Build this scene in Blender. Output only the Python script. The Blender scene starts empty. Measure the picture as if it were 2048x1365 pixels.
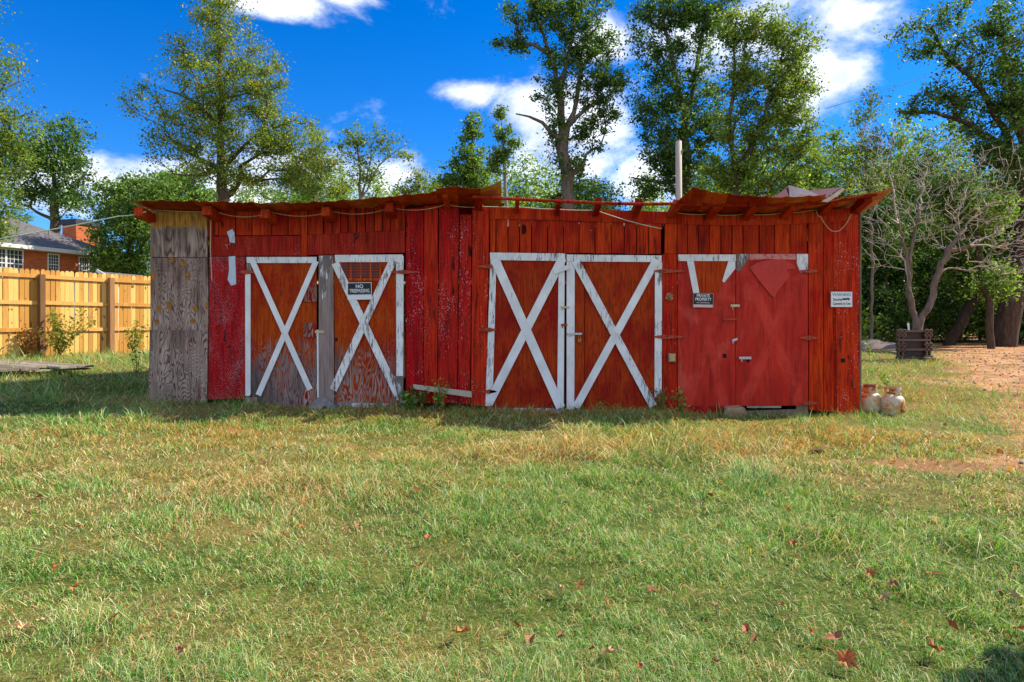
import bpy, math, random
import numpy as np
from mathutils import Vector, Matrix
R = math.radians
random.seed(7)
F = 1365.0            # focal length in photo pixels (24 mm on 36 mm), horizon at row 645, eye height 1.22 m
HZ, CX, EYE = 645.0, 1024.0, 1.22
DW = 9.29             # distance of the shed front wall

# ------------------------------------------------------------------ camera, sky, sun, exposure
scn = bpy.context.scene
cam_d = bpy.data.cameras.new('camera'); cam = bpy.data.objects.new('camera', cam_d)
scn.collection.objects.link(cam); scn.camera = cam
cam.location = (0, 0, EYE); cam.rotation_euler = (math.pi/2, 0, 0)
cam_d.lens = 24; cam_d.sensor_width = 36; cam_d.shift_y = -37.5/2048
cam_d.clip_start = 0.05; cam_d.clip_end = 3000
SUN = Vector((1.1, 0.38, 1.0)).normalized()       # towards the sun: right, a little behind the shed
sun_el = math.asin(SUN.z); sun_az = math.atan2(SUN.x, SUN.y)
sd = bpy.data.lights.new('sun', 'SUN'); so = bpy.data.objects.new('sun', sd); scn.collection.objects.link(so)
sd.energy = 3.0; sd.angle = R(0.6); sd.color = (1.0, 0.90, 0.74)
so.rotation_euler = SUN.to_track_quat('Z', 'Y').to_euler(); so.location = (12, 6, 14)
vs = scn.view_settings
vs.view_transform = 'Standard'; vs.look = 'None'; vs.gamma = 1; vs.use_curve_mapping = False
vs.exposure = 1.45
scn.cycles.max_bounces = 4; scn.cycles.diffuse_bounces = 3; scn.cycles.transmission_bounces = 2
scn.cycles.transparent_max_bounces = 4; scn.cycles.caustics_reflective = False

def lin(r, g, b):
    f = lambda c: (c/255/12.92) if c/255 <= .04045 else ((c/255+.055)/1.055)**2.4
    return (f(r), f(g), f(b), 1)

class G:                                          # small node-graph writer
    def __init__(s, tree): s.t = tree; s.n = tree.nodes; s.l = tree.links; s.n.clear()
    def node(s, typ, **kw):
        n = s.n.new(typ)
        for k, v in kw.items(): setattr(n, k, v)
        return n
    def put(s, sock, v):
        if isinstance(v, bpy.types.NodeSocket): s.l.new(v, sock)
        else: sock.default_value = v
    def m(s, op, a, b=0.0, clamp=False):
        n = s.node('ShaderNodeMath', operation=op, use_clamp=clamp); s.put(n.inputs[0], a); s.put(n.inputs[1], b); return n.outputs[0]
    def add(s, a, b): return s.m('ADD', a, b)
    def sub(s, a, b): return s.m('SUBTRACT', a, b)
    def mul(s, a, b): return s.m('MULTIPLY', a, b)
    def mix(s, f, a, b, blend='MIX'):
        n = s.node('ShaderNodeMix', data_type='RGBA', blend_type=blend); n.clamp_factor = True
        s.put(n.inputs[0], f); s.put(n.inputs[6], a); s.put(n.inputs[7], b); return n.outputs[2]
    def vm(s, op, a, b):
        n = s.node('ShaderNodeVectorMath', operation=op); s.put(n.inputs[0], a); s.put(n.inputs[1], b); return n.outputs[0]
    def comb(s, x, y, z):
        n = s.node('ShaderNodeCombineXYZ')
        for i, v in enumerate((x, y, z)): s.put(n.inputs[i], v)
        return n.outputs[0]
    def sep(s, v):
        n = s.node('ShaderNodeSeparateXYZ'); s.put(n.inputs[0], v); return n.outputs
    def noise(s, vec, scale=1, detail=3, rough=.55, dist=0.0):
        n = s.node('ShaderNodeTexNoise'); s.put(n.inputs['Vector'], vec); n.inputs['Scale'].default_value = scale
        n.inputs['Detail'].default_value = detail; n.inputs['Roughness'].default_value = rough
        n.inputs['Distortion'].default_value = dist; return n.outputs['Fac']
    def ss(s, x, a, b, t0=0.0, t1=1.0):
        n = s.node('ShaderNodeMapRange', interpolation_type='SMOOTHSTEP'); s.put(n.inputs[0], x)
        s.put(n.inputs[1], a); s.put(n.inputs[2], b); s.put(n.inputs[3], t0); s.put(n.inputs[4], t1); return n.outputs[0]
    def obj(s, rnd_off=True):
        co = s.node('ShaderNodeTexCoord').outputs['Object']
        s.rnd = s.node('ShaderNodeObjectInfo').outputs['Random']
        s.co = co
        if rnd_off: co = s.vm('ADD', co, s.comb(s.mul(s.rnd, 37), s.mul(s.rnd, 11), s.mul(s.rnd, 91)))
        return co
    def sc(s, v, k): return s.vm('MULTIPLY', v, k)
    def out(s, col, rough=.7, bump=None, bs=.3, bd=.01, spec=.3, metal=0.0):
        p = s.node('ShaderNodeBsdfPrincipled'); s.put(p.inputs['Base Color'], col); s.put(p.inputs['Roughness'], rough)
        s.put(p.inputs['Specular IOR Level'], spec); s.put(p.inputs['Metallic'], metal)
        if bump is not None:
            b = s.node('ShaderNodeBump'); b.inputs['Strength'].default_value = bs; b.inputs['Distance'].default_value = bd
            s.put(b.inputs['Height'], bump); s.l.new(b.outputs[0], p.inputs['Normal'])
        o = s.node('ShaderNodeOutputMaterial'); s.l.new(p.outputs[0], o.inputs[0]); return p

def new_mat(name):
    m = bpy.data.materials.new(name); m.use_nodes = True; return m, G(m.node_tree)

def azel(px, py):
    x, z = (px-CX)/F, (HZ-py)/F
    return math.atan2(x, 1), math.atan2(z, math.hypot(x, 1))

w = bpy.data.worlds.new('World'); scn.world = w; w.use_nodes = True
g = G(w.node_tree)
sky = g.node('ShaderNodeTexSky', sky_type='NISHITA'); sky.sun_disc = False
sky.sun_elevation = sun_el; sky.sun_rotation = sun_az; sky.altitude = 800
sky.air_density = 1.0; sky.dust_density = 0.15; sky.ozone_density = 4.0
dirv = g.node('ShaderNodeTexCoord').outputs['Generated']
dx, dy, dz = g.sep(dirv)
az = g.m('ARCTAN2', dx, dy); el = g.m('ARCSINE', dz)
warp = g.noise(dirv, 7, 3, .5)
fb = g.noise(g.sc(dirv, (1, 1, 1.5)), 9, 6, .62, .25)
blobs = [(560, 5, 110, 45), (690, -6, 70, 22), (1130, 280, 150, 130), (945, 190, 55, 28), (1290, 360, 90, 60), (1560, 20, 150, 90),
         (1600, 70, 200, 110), (1660, 175, 125, 75), (1690, 40, 95, 60), (1700, 150, 90, 80), (1640, 130, 110, 100), (1400, 60, 120, 60), (250, 365, 150, 60), (480, 370, 170, 75),
         (640, 350, 120, 75), (780, 365, 130, 62), (1190, 90, 60, 50), (60, 390, 140, 50), (1060, 230, 90, 60), (2350, 260, 260, 120),
         (-350, 250, 240, 120), (300, -500, 260, 130), (1500, -420, 330, 150)]
acc = None
for (px, py, rx, ry) in blobs:
    a0, e0 = azel(px, py); a1, _ = azel(px+rx, py); _, e1 = azel(px, py-ry)
    u = g.m('DIVIDE', g.sub(az, a0), abs(a1-a0)); v = g.m('DIVIDE', g.sub(el, e0), abs(e1-e0))
    d2 = g.add(g.mul(u, u), g.mul(v, v))
    e = g.m('EXPONENT', g.mul(d2, -0.9))
    acc = e if acc is None else g.m('MAXIMUM', acc, e)
behind = g.ss(dy, -.05, -.35)                       # unseen clouds behind the camera, cover raised to add fill light
rest = g.mul(g.ss(g.noise(dirv, 2.3, 2), .40, .56), behind)
acc = g.m('MAXIMUM', acc, rest)
mask = g.ss(g.add(acc, g.mul(g.sub(fb, .5), 2.3)), .22, 1.08)
skyc = g.node('ShaderNodeHueSaturation'); skyc.inputs['Saturation'].default_value = 1.40; skyc.inputs['Value'].default_value = 1.0
g.l.new(sky.outputs[0], skyc.inputs['Color'])
skyt = g.mix(1.0, skyc.outputs[0], (.40, .57, .76, 1), 'MULTIPLY')
cl = g.mix(g.ss(g.add(fb, g.mul(warp, .6)), .55, 1.0), (3.0, 3.4, 4.0, 1), (5.6, 5.7, 6.0, 1))
bg = g.node('ShaderNodeBackground'); g.put(bg.inputs['Color'], g.mix(g.mul(mask, .95), skyt, cl)); bg.inputs['Strength'].default_value = 0.1
w.cycles.sampling_method = 'MANUAL'; w.cycles.sample_map_resolution = 512
wo = g.node('ShaderNodeOutputWorld'); g.l.new(bg.outputs[0], wo.inputs[0])

# ------------------------------------------------------------------ helpers
C = scn.collection
def P(px, py, y): return Vector(((px-CX)/F*y, y, EYE-(py-HZ)/F*y))
def sst(x, a, b):
    t = np.clip((np.asarray(x, float)-a)/(b-a), 0, 1); return t*t*(3-2*t)
def zg(x, y):
    x = np.asarray(x, float); y = np.asarray(y, float)
    z = .03 - .0167*np.clip(x, -6, 6) + .31*sst(-x, 5, 9)*sst(y, 5, 10.5)
    z = z + .018*np.sin(x*1.7+y*.9)*np.sin(y*1.3-x*.4) + .012*np.sin(x*3.1-1)*np.sin(y*2.7)
    return z
def ground(px, py):
    y = 10.0
    for _ in range(60):
        z = float(zg((px-CX)/F*y, y)); y = .5*y + .5*(EYE-z)*F/(py-HZ)
    return Vector(((px-CX)/F*y, y, float(zg((px-CX)/F*y, y))))

def vhash(ix, iy, s):
    h = (ix.astype(np.int64)*374761393 + iy.astype(np.int64)*668265263 + s*1442695041) & 0x7fffffff
    h = ((h ^ (h >> 13))*1274126177) & 0x7fffffff
    return ((h ^ (h >> 16)) & 0xffff)/65535.0
def vnoise(x, y, s=0):
    ix, iy = np.floor(x), np.floor(y); fx, fy = x-ix, y-iy
    fx = fx*fx*(3-2*fx); fy = fy*fy*(3-2*fy)
    a = vhash(ix, iy, s); b = vhash(ix+1, iy, s); c = vhash(ix, iy+1, s); d = vhash(ix+1, iy+1, s)
    return (a*(1-fx)+b*fx)*(1-fy)+(c*(1-fx)+d*fx)*fy
def fbm(x, y, s=0, o=4):
    r, a, t = 0, 1, 0
    for i in range(o): r = r + a*vnoise(x*2**i, y*2**i, s+i); t += a; a *= .5
    return r/t

class MB:
    def __init__(s): s.v = []; s.f = []
    def box(s, x0, x1, y0, y1, z0, z1):
        return s.hexa([(x0,y0,z0),(x1,y0,z0),(x1,y0,z1),(x0,y0,z1),(x0,y1,z0),(x1,y1,z0),(x1,y1,z1),(x0,y1,z1)])
    def hexa(s, p):
        b = len(s.v); s.v += [tuple(q) for q in p]
        s.f += [tuple(b+i for i in q) for q in ((0,1,2,3),(5,4,7,6),(4,0,3,7),(1,5,6,2),(3,2,6,7),(4,5,1,0))]; return s
    def prism(s, poly, y0, y1):                  # poly: (x, z) seen from the front, anticlockwise
        b = len(s.v); n = len(poly)
        ar = sum(poly[i][0]*poly[(i+1) % n][1]-poly[(i+1) % n][0]*poly[i][1] for i in range(n))
        if ar < 0: poly = poly[::-1]
        s.v += [(x, y0, z) for x, z in poly] + [(x, y1, z) for x, z in poly]
        s.f.append(tuple(range(b, b+n))); s.f.append(tuple(range(b+2*n-1, b+n-1, -1)))
        for i in range(n):
            j = (i+1) % n; s.f.append((b+j, b+i, b+n+i, b+n+j))
        return s
    def beam(s, a, b, w, h, up=(0, 0, 1)):
        a = Vector(a); b = Vector(b); d = (b-a).normalized(); u = Vector(up); sx = d.cross(u).normalized(); u = sx.cross(d)
        o = lambda p, i, j: p+sx*(i*w/2)+u*(j*h/2)
        return s.hexa([o(a,-1,-1),o(a,1,-1),o(a,1,1),o(a,-1,1),o(b,-1,-1),o(b,1,-1),o(b,1,1),o(b,-1,1)])
    def tube(s, pts, r, n=6, caps=True):
        pts = [Vector(p) for p in pts]; rs = r if hasattr(r, '__len__') else [r]*len(pts)
        b = len(s.v); prev = None
        for i, p in enumerate(pts):
            d = (pts[min(i+1, len(pts)-1)]-pts[max(i-1, 0)]).normalized()
            ref = Vector((0, 0, 1)) if abs(d.z) < .9 else Vector((1, 0, 0))
            if prev is None: ux = d.cross(ref).normalized()
            else: ux = (prev-d*prev.dot(d)).normalized()
            prev = ux; uy = d.cross(ux)
            for k in range(n):
                a = 2*math.pi*k/n; q = p+(ux*math.cos(a)+uy*math.sin(a))*rs[i]; s.v.append(tuple(q))
        for i in range(len(pts)-1):
            for k in range(n):
                k2 = (k+1) % n; s.f.append((b+i*n+k, b+i*n+k2, b+(i+1)*n+k2, b+(i+1)*n+k))
        if caps:
            s.f.append(tuple(b+k for k in range(n-1, -1, -1))); e = b+(len(pts)-1)*n; s.f.append(tuple(e+k for k in range(n)))
        return s
    def lathe(s, prof, n=20, c=(0, 0, 0)):
        b = len(s.v)
        for (r, z) in prof:
            for k in range(n):
                a = 2*math.pi*k/n; s.v.append((c[0]+r*math.cos(a), c[1]+r*math.sin(a), c[2]+z))
        for i in range(len(prof)-1):
            for k in range(n):
                k2 = (k+1) % n; s.f.append((b+i*n+k, b+i*n+k2, b+(i+1)*n+k2, b+(i+1)*n+k))
        return s
    def grid(s, rows, thick=0.0):               # rows of points, optional thickness downwards
        b = len(s.v); nr, nc = len(rows), len(rows[0])
        for r in rows: s.v += [tuple(p) for p in r]
        for i in range(nr-1):
            for j in range(nc-1): s.f.append((b+i*nc+j, b+i*nc+j+1, b+(i+1)*nc+j+1, b+(i+1)*nc+j))
        if thick:
            b2 = len(s.v)
            for r in rows: s.v += [(p[0], p[1], p[2]-thick) for p in r]
            for i in range(nr-1):
                for j in range(nc-1): s.f.append((b2+i*nc+j+1, b2+i*nc+j, b2+(i+1)*nc+j, b2+(i+1)*nc+j+1))
            rim = [j for j in range(nc)]+[i*nc+nc-1 for i in range(1, nr)]+[(nr-1)*nc+j for j in range(nc-2, -1, -1)]+[i*nc for i in range(nr-2, 0, -1)]
            for i in range(len(rim)):
                a, c = rim[i], rim[(i+1) % len(rim)]; s.f.append((b+c, b+a, b2+a, b2+c))
        return s
    def build(s, name, mat, parent=None, smooth=False, loc=None):
        me = bpy.data.meshes.new(name); me.from_pydata(s.v, [], s.f)
        if mat: me.materials.append(mat)
        if smooth: me.polygons.foreach_set('use_smooth', [True]*len(me.polygons))
        me.update(); o = bpy.data.objects.new(name, me); C.objects.link(o)
        if parent: o.parent = parent
        if loc is not None: o.location = loc
        return o

def tag(o, label=None, cat=None, group=None, kind=None):
    if label: o['label'] = label
    if cat: o['category'] = cat
    if group: o['group'] = group
    if kind: o['kind'] = kind
    return o
def thing(name, loc, label, cat, group=None, rz=0.0):
    o = bpy.data.objects.new(name, None); C.objects.link(o); o.location = loc; o.rotation_euler = (0, 0, rz); o.empty_display_size = .1
    return tag(o, label, cat, group)
def np_mesh(name, verts, faces_flat, loop_tot, mat, cols=None, smooth=False):
    me = bpy.data.meshes.new(name); nv = len(verts); nl = len(faces_flat); nf = nl//loop_tot
    me.vertices.add(nv); me.vertices.foreach_set('co', verts.astype(np.float32).ravel())
    me.loops.add(nl); me.loops.foreach_set('vertex_index', faces_flat.astype(np.int32).ravel())
    me.polygons.add(nf); me.polygons.foreach_set('loop_start', np.arange(0, nl, loop_tot, dtype=np.int32))
    if cols is not None:
        a = me.color_attributes.new('Col', 'FLOAT_COLOR', 'POINT')
        c4 = np.ones((nv, 4), np.float32); c4[:, :3] = cols; a.data.foreach_set('color', c4.ravel())
    me.materials.append(mat); me.update(calc_edges=True)
    return me

# ------------------------------------------------------------------ materials
def mat_paint(name, ca, cb, chips=.0, grain=1.0, chipcol=lin(200, 185, 185), grey=0.0, rough=.62, varr=.35, csc=75):
    m, g = new_mat(name); p = g.obj()
    fine = g.noise(g.sc(p, (70, 70, 2.5)), 1, 4, .6)
    mid = g.noise(g.sc(p, (9, 9, 1.3)), 1, 4, .6, .4)
    blot = g.noise(g.sc(p, (3.2, 3.2, 2.2)), 1, 5, .6)
    c = g.mix(g.ss(g.add(g.add(g.mul(blot, .8), g.mul(mid, .45)), g.mul(g.sub(g.rnd, .5), varr)), .42, .82), ca, cb)
    c = g.mix(1.0, c, g.mix(g.ss(fine, .3, .68), (.46, .40, .42, 1), (1.12, 1.1, 1.1, 1)), 'MULTIPLY')
    c = g.mix(1.0, c, g.mix(g.rnd, (.86, .83, .84, 1), (1.08, 1.08, 1.06, 1)), 'MULTIPLY')
    kn = g.noise(g.sc(p, (7, 7, 3.2)), 1, 1, .4)
    c = g.mix(g.ss(kn, .74, .80), c, lin(60, 12, 10))
    c = g.mix(g.mul(g.ss(g.noise(g.sc(p, (14, 14, 2.0)), 1, 5, .7), .50, .70), .78), c, lin(72, 18, 16))
    if grey:
        gm = g.ss(g.add(g.noise(g.sc(p, (22, 22, 1.8)), 1, 5, .7), g.mul(g.sub(fine, .5), .6)), .66-grey, .72-grey+.1)
        c = g.mix(gm, c, g.mix(fine, lin(78, 66, 66), lin(150, 136, 138)))
    if chips:
        cm = g.noise(g.sc(p, (csc, csc, csc*.5)), 1, 3, .65); big = g.noise(g.sc(p, (4, 4, 1.7)), 1, 3, .6)
        c = g.mix(g.ss(g.add(cm, g.mul(g.sub(big, .5), .42)), .76-chips, .80-chips), c, chipcol)
    g.out(c, rough, g.add(fine, g.mul(mid, .6)), .35*grain, .006, .08); return m

def mat_ply(name, wear0, wear1, paintA, paintB, zlo=None, zhi=None, wood=(lin(78, 58, 52), lin(190, 166, 152)), rings=34):
    """plywood: cathedral grain from contour lines of a stretched noise; paint left between the rings where worn"""
    m, g = new_mat(name); p = g.obj()
    n = g.noise(g.sc(p, (3.6, 3.6, .75)), 1, 3.2, .5, .5)
    wob = g.noise(g.sc(p, (34, 34, 7)), 1, 4, .65)
    ring = g.add(g.mul(g.m('SINE', g.add(g.mul(n, rings*6.283), g.mul(wob, 3.2))), .5), .5)
    fine = g.noise(g.sc(p, (80, 80, 3)), 1, 4, .6)
    amp = g.ss(g.noise(g.sc(p, (4, 4, 1.2)), 1, 3), .32, .66, .05, .62)
    st_ = g.noise(g.sc(p, (24, 24, 1.1)), 1, 5, .65)
    wd = g.mix(g.add(g.mul(g.ss(ring, .0, .62), amp), g.add(g.mul(g.sub(fine, .5), .8), g.mul(g.sub(st_, .36), 1.1))), wood[0], wood[1])
    wd = g.mix(g.mul(g.ss(g.noise(g.sc(p, (3.2, 3.2, 2.2)), 1, 5, .6), .52, .72), .4), wd, lin(92, 74, 68))
    blot = g.noise(g.sc(p, (2.5, 2.5, 1.6)), 1, 5, .65)
    pt = g.mix(g.ss(blot, .36, .66), paintA, paintB)
    pt = g.mix(g.mul(g.ss(fine, .62, .35), .45), pt, lin(70, 22, 14))
    pt = g.mix(g.mul(g.ss(ring, .35, .0), .35), pt, lin(74, 26, 14))
    x, y, z = g.sep(g.co)
    wear = wear0
    if zlo is not None: wear = g.ss(z, zhi, zlo, wear0, wear1)
    wm = g.add(wear, g.add(g.mul(g.sub(g.noise(g.sc(p, (5, 5, 2.4)), 1, 6, .7), .5), 1.1), g.add(g.mul(g.sub(ring, .5), .60), g.mul(g.sub(fine, .5), .5))))
    c = g.mix(g.ss(wm, .45, .62), pt, wd)
    g.out(c, .75, g.add(g.mul(ring, .7), fine), .4, .004, .08); return m

def mat_white(name, wear=.1, base=(.82, .82, .83, 1)):
    m, g = new_mat(name); p = g.obj()
    fine = g.noise(g.sc(p, (75, 75, 5)), 1, 4, .65); br = g.noise(g.sc(p, (11, 11, 4)), 1, 5, .7)
    c = g.mix(g.ss(g.noise(g.sc(p, (6, 6, 4)), 1, 4), .3, .7), base, (base[0]*.82, base[1]*.81, base[2]*.80, 1))
    wm = g.add(g.add(g.mul(fine, .5), g.mul(br, .5)), wear)
    c = g.mix(g.ss(wm, .60, .68), c, g.mix(fine, lin(64, 54, 52), lin(140, 126, 122)))
    g.out(c, .65, fine, .3, .004, .3); return m

def mat_wood(name, a, b, knots=.0, varr=.4, rough=.75, sx=60, kc=lin(110, 62, 20)):
    m, g = new_mat(name); p = g.obj()
    fine = g.noise(g.sc(p, (sx, sx, 2.5)), 1, 4, .6); mid = g.noise(g.sc(p, (9, 9, 1.2)), 1, 4, .6, .5)
    c = g.mix(g.ss(g.add(g.add(g.mul(fine, .5), g.mul(mid, .5)), g.mul(g.sub(g.rnd, .5), varr)), .28, .72), a, b)
    if knots: c = g.mix(g.ss(g.noise(g.sc(p, (12, 12, 6)), 1, 1, .4), .76-knots, .80-knots), c, kc)
    g.out(c, rough, fine, .35, .005, .2); return m

def mat_plain(name, col, rough=.6, metal=0.0, var=.25, scale=14, col2=None, thr=(.45, .65), spec=.4):
    m, g = new_mat(name); p = g.obj()
    n = g.noise(p, scale, 5, .65)
    d = tuple(c*(1-var) for c in col[:3])+(1,)
    c = g.mix(g.ss(n, .3, .7), d, col)
    if col2: c = g.mix(g.ss(g.noise(p, scale*.6, 6, .7, .3), *thr), c, col2)
    g.out(c, rough, n, .2, .004, spec, metal); return m

def mat_leaf(name, trans=.4):
    m, g = new_mat(name)
    col = g.node('ShaderNodeVertexColor', layer_name='Col').outputs['Color']
    d = g.node('ShaderNodeBsdfPrincipled'); g.put(d.inputs['Base Color'], col); d.inputs['Roughness'].default_value = .5
    d.inputs['Specular IOR Level'].default_value = .25
    t = g.node('ShaderNodeBsdfTranslucent'); g.put(t.inputs['Color'], g.mix(1, col, (1.25, 1.3, .6, 1), 'MULTIPLY'))
    mx = g.node('ShaderNodeMixShader'); mx.inputs[0].default_value = trans
    g.l.new(d.outputs[0], mx.inputs[1]); g.l.new(t.outputs[0], mx.inputs[2])
    o = g.node('ShaderNodeOutputMaterial'); g.l.new(mx.outputs[0], o.inputs[0]); return m

CRIM, CRIM2 = lin(134, 22, 24), lin(112, 10, 18)
ORNG, ORNG2 = lin(150, 46, 10), lin(122, 28, 12)
M = {}
M['plank_top'] = mat_paint('painted_board_orange_red', lin(178, 34, 16), lin(206, 68, 16), .02, 1, varr=.15)
M['plank'] = mat_paint('painted_board_crimson', lin(186, 18, 22), lin(198, 50, 20), .075, 1.2, lin(215, 190, 195))
M['plank_chip'] = mat_paint('painted_board_chipped', lin(184, 16, 26), lin(194, 42, 24), .112, 1.2, lin(205, 175, 185))
M['plank_r'] = mat_paint('painted_board_right', lin(186, 28, 16), lin(204, 64, 16), .05, 1.2, lin(205, 175, 175))
M['plank_rc'] = mat_paint('painted_corner_board', lin(182, 26, 18), lin(200, 56, 18), .11, 1.2, lin(205, 175, 175))
M['lintel'] = mat_paint('painted_lintel', lin(172, 38, 26), lin(192, 62, 34), .09, 1.2, lin(170, 110, 120))
M['rafter'] = mat_paint('painted_rafter', lin(162, 40, 14), lin(192, 68, 18), .0, 1)
M['redply'] = mat_paint('red_plywood_flecked', lin(182, 20, 28), lin(188, 34, 28), .17, .8, lin(160, 124, 128), 0.0, csc=150)
M['ply_grey'] = mat_ply('bare_weathered_plywood', .9, .9, ORNG, CRIM, rings=40)
M['ply_yellow'] = mat_ply('half_weathered_plywood', -.35, .95, lin(206, 150, 66), lin(186, 132, 72), 2.44, 2.62, rings=12)
M['doorL'] = mat_ply('worn_door_plywood', .0, .85, lin(188, 74, 18), lin(164, 38, 18), .3, 1.3, wood=(lin(66, 54, 54), lin(150, 130, 126)))
M['doorL2'] = mat_ply('peeling_door_plywood', .10, .58, lin(192, 78, 18), lin(174, 46, 18), .3, 1.3, wood=(lin(84, 66, 62), lin(168, 146, 138)))
M['doorM'] = mat_ply('painted_door_plywood', -.18, -.08, lin(180, 64, 20), lin(158, 28, 20), 0, 1, rings=16)
M['white'] = mat_white('white_board_paint', .0)
M['white_worn'] = mat_white('flaking_white_board_paint', .085)
M['white_bare'] = mat_white('mostly_bare_white_board', .17)
M['grey_wood'] = mat_wood('bare_grey_wood', lin(108, 96, 84), lin(184, 172, 154))
M['post_grey'] = mat_paint('bare_post_with_red_traces', lin(130, 108, 108), lin(150, 130, 128), .0, 1.2)
M['post_dark'] = mat_wood('bare_cracked_post', lin(70, 56, 54), lin(158, 138, 132), 0, .2, .8, 90)
M['hole'] = mat_plain('dark_hole', (.006, .005, .005, 1), .9)
M['hinge'] = mat_plain('painted_iron', lin(196, 70, 34), .55, .0, .4, 40, lin(96, 40, 20))
M['hinge_w'] = mat_plain('white_painted_iron', lin(205, 200, 200), .5, 0, .3, 40, lin(140, 60, 30), (.55, .7))
M['steel'] = mat_plain('galvanised_steel', lin(176, 168, 150), .4, .5, .3, 40)
M['brass'] = mat_plain('aged_padlock_metal', lin(170, 120, 60), .4, .6, .3, 40)
M['cable'] = mat_plain('cream_cable', lin(205, 190, 150), .6)
M['rope'] = mat_plain('pale_green_rope', lin(196, 216, 186), .7, 0, .3, 60)
M['tape'] = mat_plain('silver_tape', lin(196, 204, 214), .35, .2, .15, 25)
M['rust_under'] = mat_paint('rusty_roof_sheet', lin(160, 54, 16), lin(196, 88, 22), .0, .5, grey=0.0, rough=.5)
M['rust_ochre'] = mat_plain('ochre_stained_roof_sheet', lin(180, 88, 24), .55, .1, .4, 5, lin(176, 130, 44), (.48, .66))
M['zinc'] = mat_plain('weathered_zinc_sheet', lin(112, 104, 116), .55, .3, .4, 5, lin(92, 52, 44), (.42, .6))
M['maroon'] = mat_plain('maroon_roof_sheet', lin(96, 34, 26), .5, .1, .35, 6)
M['pine'] = mat_wood('new_pine_fence', lin(186, 134, 62), lin(226, 182, 102), .05, .9)
M['pine_rail'] = mat_wood('new_pine_rail', lin(184, 130, 62), lin(212, 164, 92), .0, .3)
M['post'] = mat_wood('weathered_fence_post', lin(112, 82, 54), lin(158, 120, 82))
M['trim'] = mat_plain('white_trim', (.75, .75, .73, 1), .5, 0, .08)
M['shingle'] = mat_plain('grey_shingles', lin(112, 108, 108), .85, 0, .3, 9, lin(84, 80, 82))
M['glass'] = mat_plain('window_glass', lin(60, 66, 74), .08, 0, .2, 3, spec=.8)
M['bark'] = mat_wood('grey_bark', lin(70, 58, 48), lin(128, 112, 98), 0, .3, .9, 14)
M['bark_dark'] = mat_wood('dark_bark', lin(54, 42, 34), lin(102, 84, 70), 0, .3, .9, 14)
M['bark_pale'] = mat_wood('pale_twigs', lin(124, 114, 102), lin(186, 176, 160), 0, .3, .9, 14)
M['leaf'] = mat_leaf('leaves', .45)
M['grass'] = mat_leaf('grass_blades', .3)
M['stone'] = mat_plain('field_stone', lin(178, 150, 116), .85, 0, .4, 9, lin(124, 92, 66))
M['conc'] = mat_plain('grey_concrete', lin(140, 134, 130), .85, 0, .3, 14)
M['pallet'] = mat_plain('brown_plastic', lin(104, 78, 62), .55, 0, .3, 10)
M['timber'] = mat_wood('landscape_timber', lin(96, 80, 66), lin(150, 130, 108))

def mat_tank():
    m, g = new_mat('rusty_cream_enamel'); p = g.obj()
    n = g.noise(g.sc(p, (5, 5, 6)), 1, 6, .7, .4); f = g.noise(p, 40, 4, .6)
    c = g.mix(g.ss(f, .3, .7), lin(176, 164, 138), lin(204, 194, 172))
    c = g.mix(g.ss(n, .44, .56), c, lin(190, 140, 76)); c = g.mix(g.ss(n, .55, .62), c, lin(126, 62, 24))
    g.out(c, .5, n, .15, .004, .4); return m
M['tank'] = mat_tank()

def mat_brick():
    m, g = new_mat('orange_brick'); co = g.node('ShaderNodeTexCoord').outputs['Object']
    x, y, z = g.sep(co); b = g.node('ShaderNodeTexBrick'); g.put(b.inputs['Vector'], g.comb(g.add(x, y), z, 0))
    b.inputs['Scale'].default_value = 1; b.inputs['Brick Width'].default_value = .21; b.inputs['Row Height'].default_value = .075
    b.inputs['Mortar Size'].default_value = .008; b.inputs['Color1'].default_value = lin(206, 100, 40); b.inputs['Color2'].default_value = lin(176, 72, 32)
    b.inputs['Mortar'].default_value = lin(170, 130, 100)
    g.out(b.outputs['Color'], .85); return m
M['brick'] = mat_brick()

def mat_spray(name, x0, x1, lines, toprail):     # red paint rolled over an older white frame and cross
    m, g = new_mat(name); p = g.obj(); x, y, z = g.sep(g.co)
    fine = g.noise(g.sc(p, (70, 70, 3)), 1, 4, .6); blot = g.noise(g.sc(p, (4, 4, 2)), 1, 5, .6); w_ = g.noise(p, 9, 4, .6)
    c = g.mix(g.ss(blot, .35, .65), lin(184, 36, 24), lin(198, 48, 34))
    c = g.mix(g.mul(g.ss(g.noise(g.sc(p, (16, 16, 1.6)), 1, 5, .7), .46, .66), .75), c, lin(140, 30, 22))
    c = g.mix(g.mul(g.ss(fine, .6, .3), .35), c, lin(100, 20, 18))
    c = g.mix(g.mul(g.ss(g.noise(g.sc(p, (2.4, 2.4, 1.5)), 1, 5, .65), .54, .74), .38), c, lin(222, 104, 88))
    old = None
    for (xa, za, xb, zb, wd) in lines:
        L = math.hypot(xb-xa, zb-za); nx, nz = (zb-za)/L, -(xb-xa)/L
        d = g.m('ABSOLUTE', g.sub(g.add(g.mul(x, nx), g.mul(z, nz)), xa*nx+za*nz))
        k = g.ss(g.add(d, g.mul(g.sub(w_, .5), .05)), wd*.5+.035, wd*.5-.015)
        old = k if old is None else g.m('MAXIMUM', old, k)
    if old is not None: c = g.mix(g.mul(old, g.ss(g.noise(g.sc(p, (3, 3, 2.4)), 1, 5, .7), .36, .66, .0, .5)), c, lin(216, 72, 56))
    g.out(c, .55, g.add(fine, g.mul(blot, .4)), .25, .004, .15); return m

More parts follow.
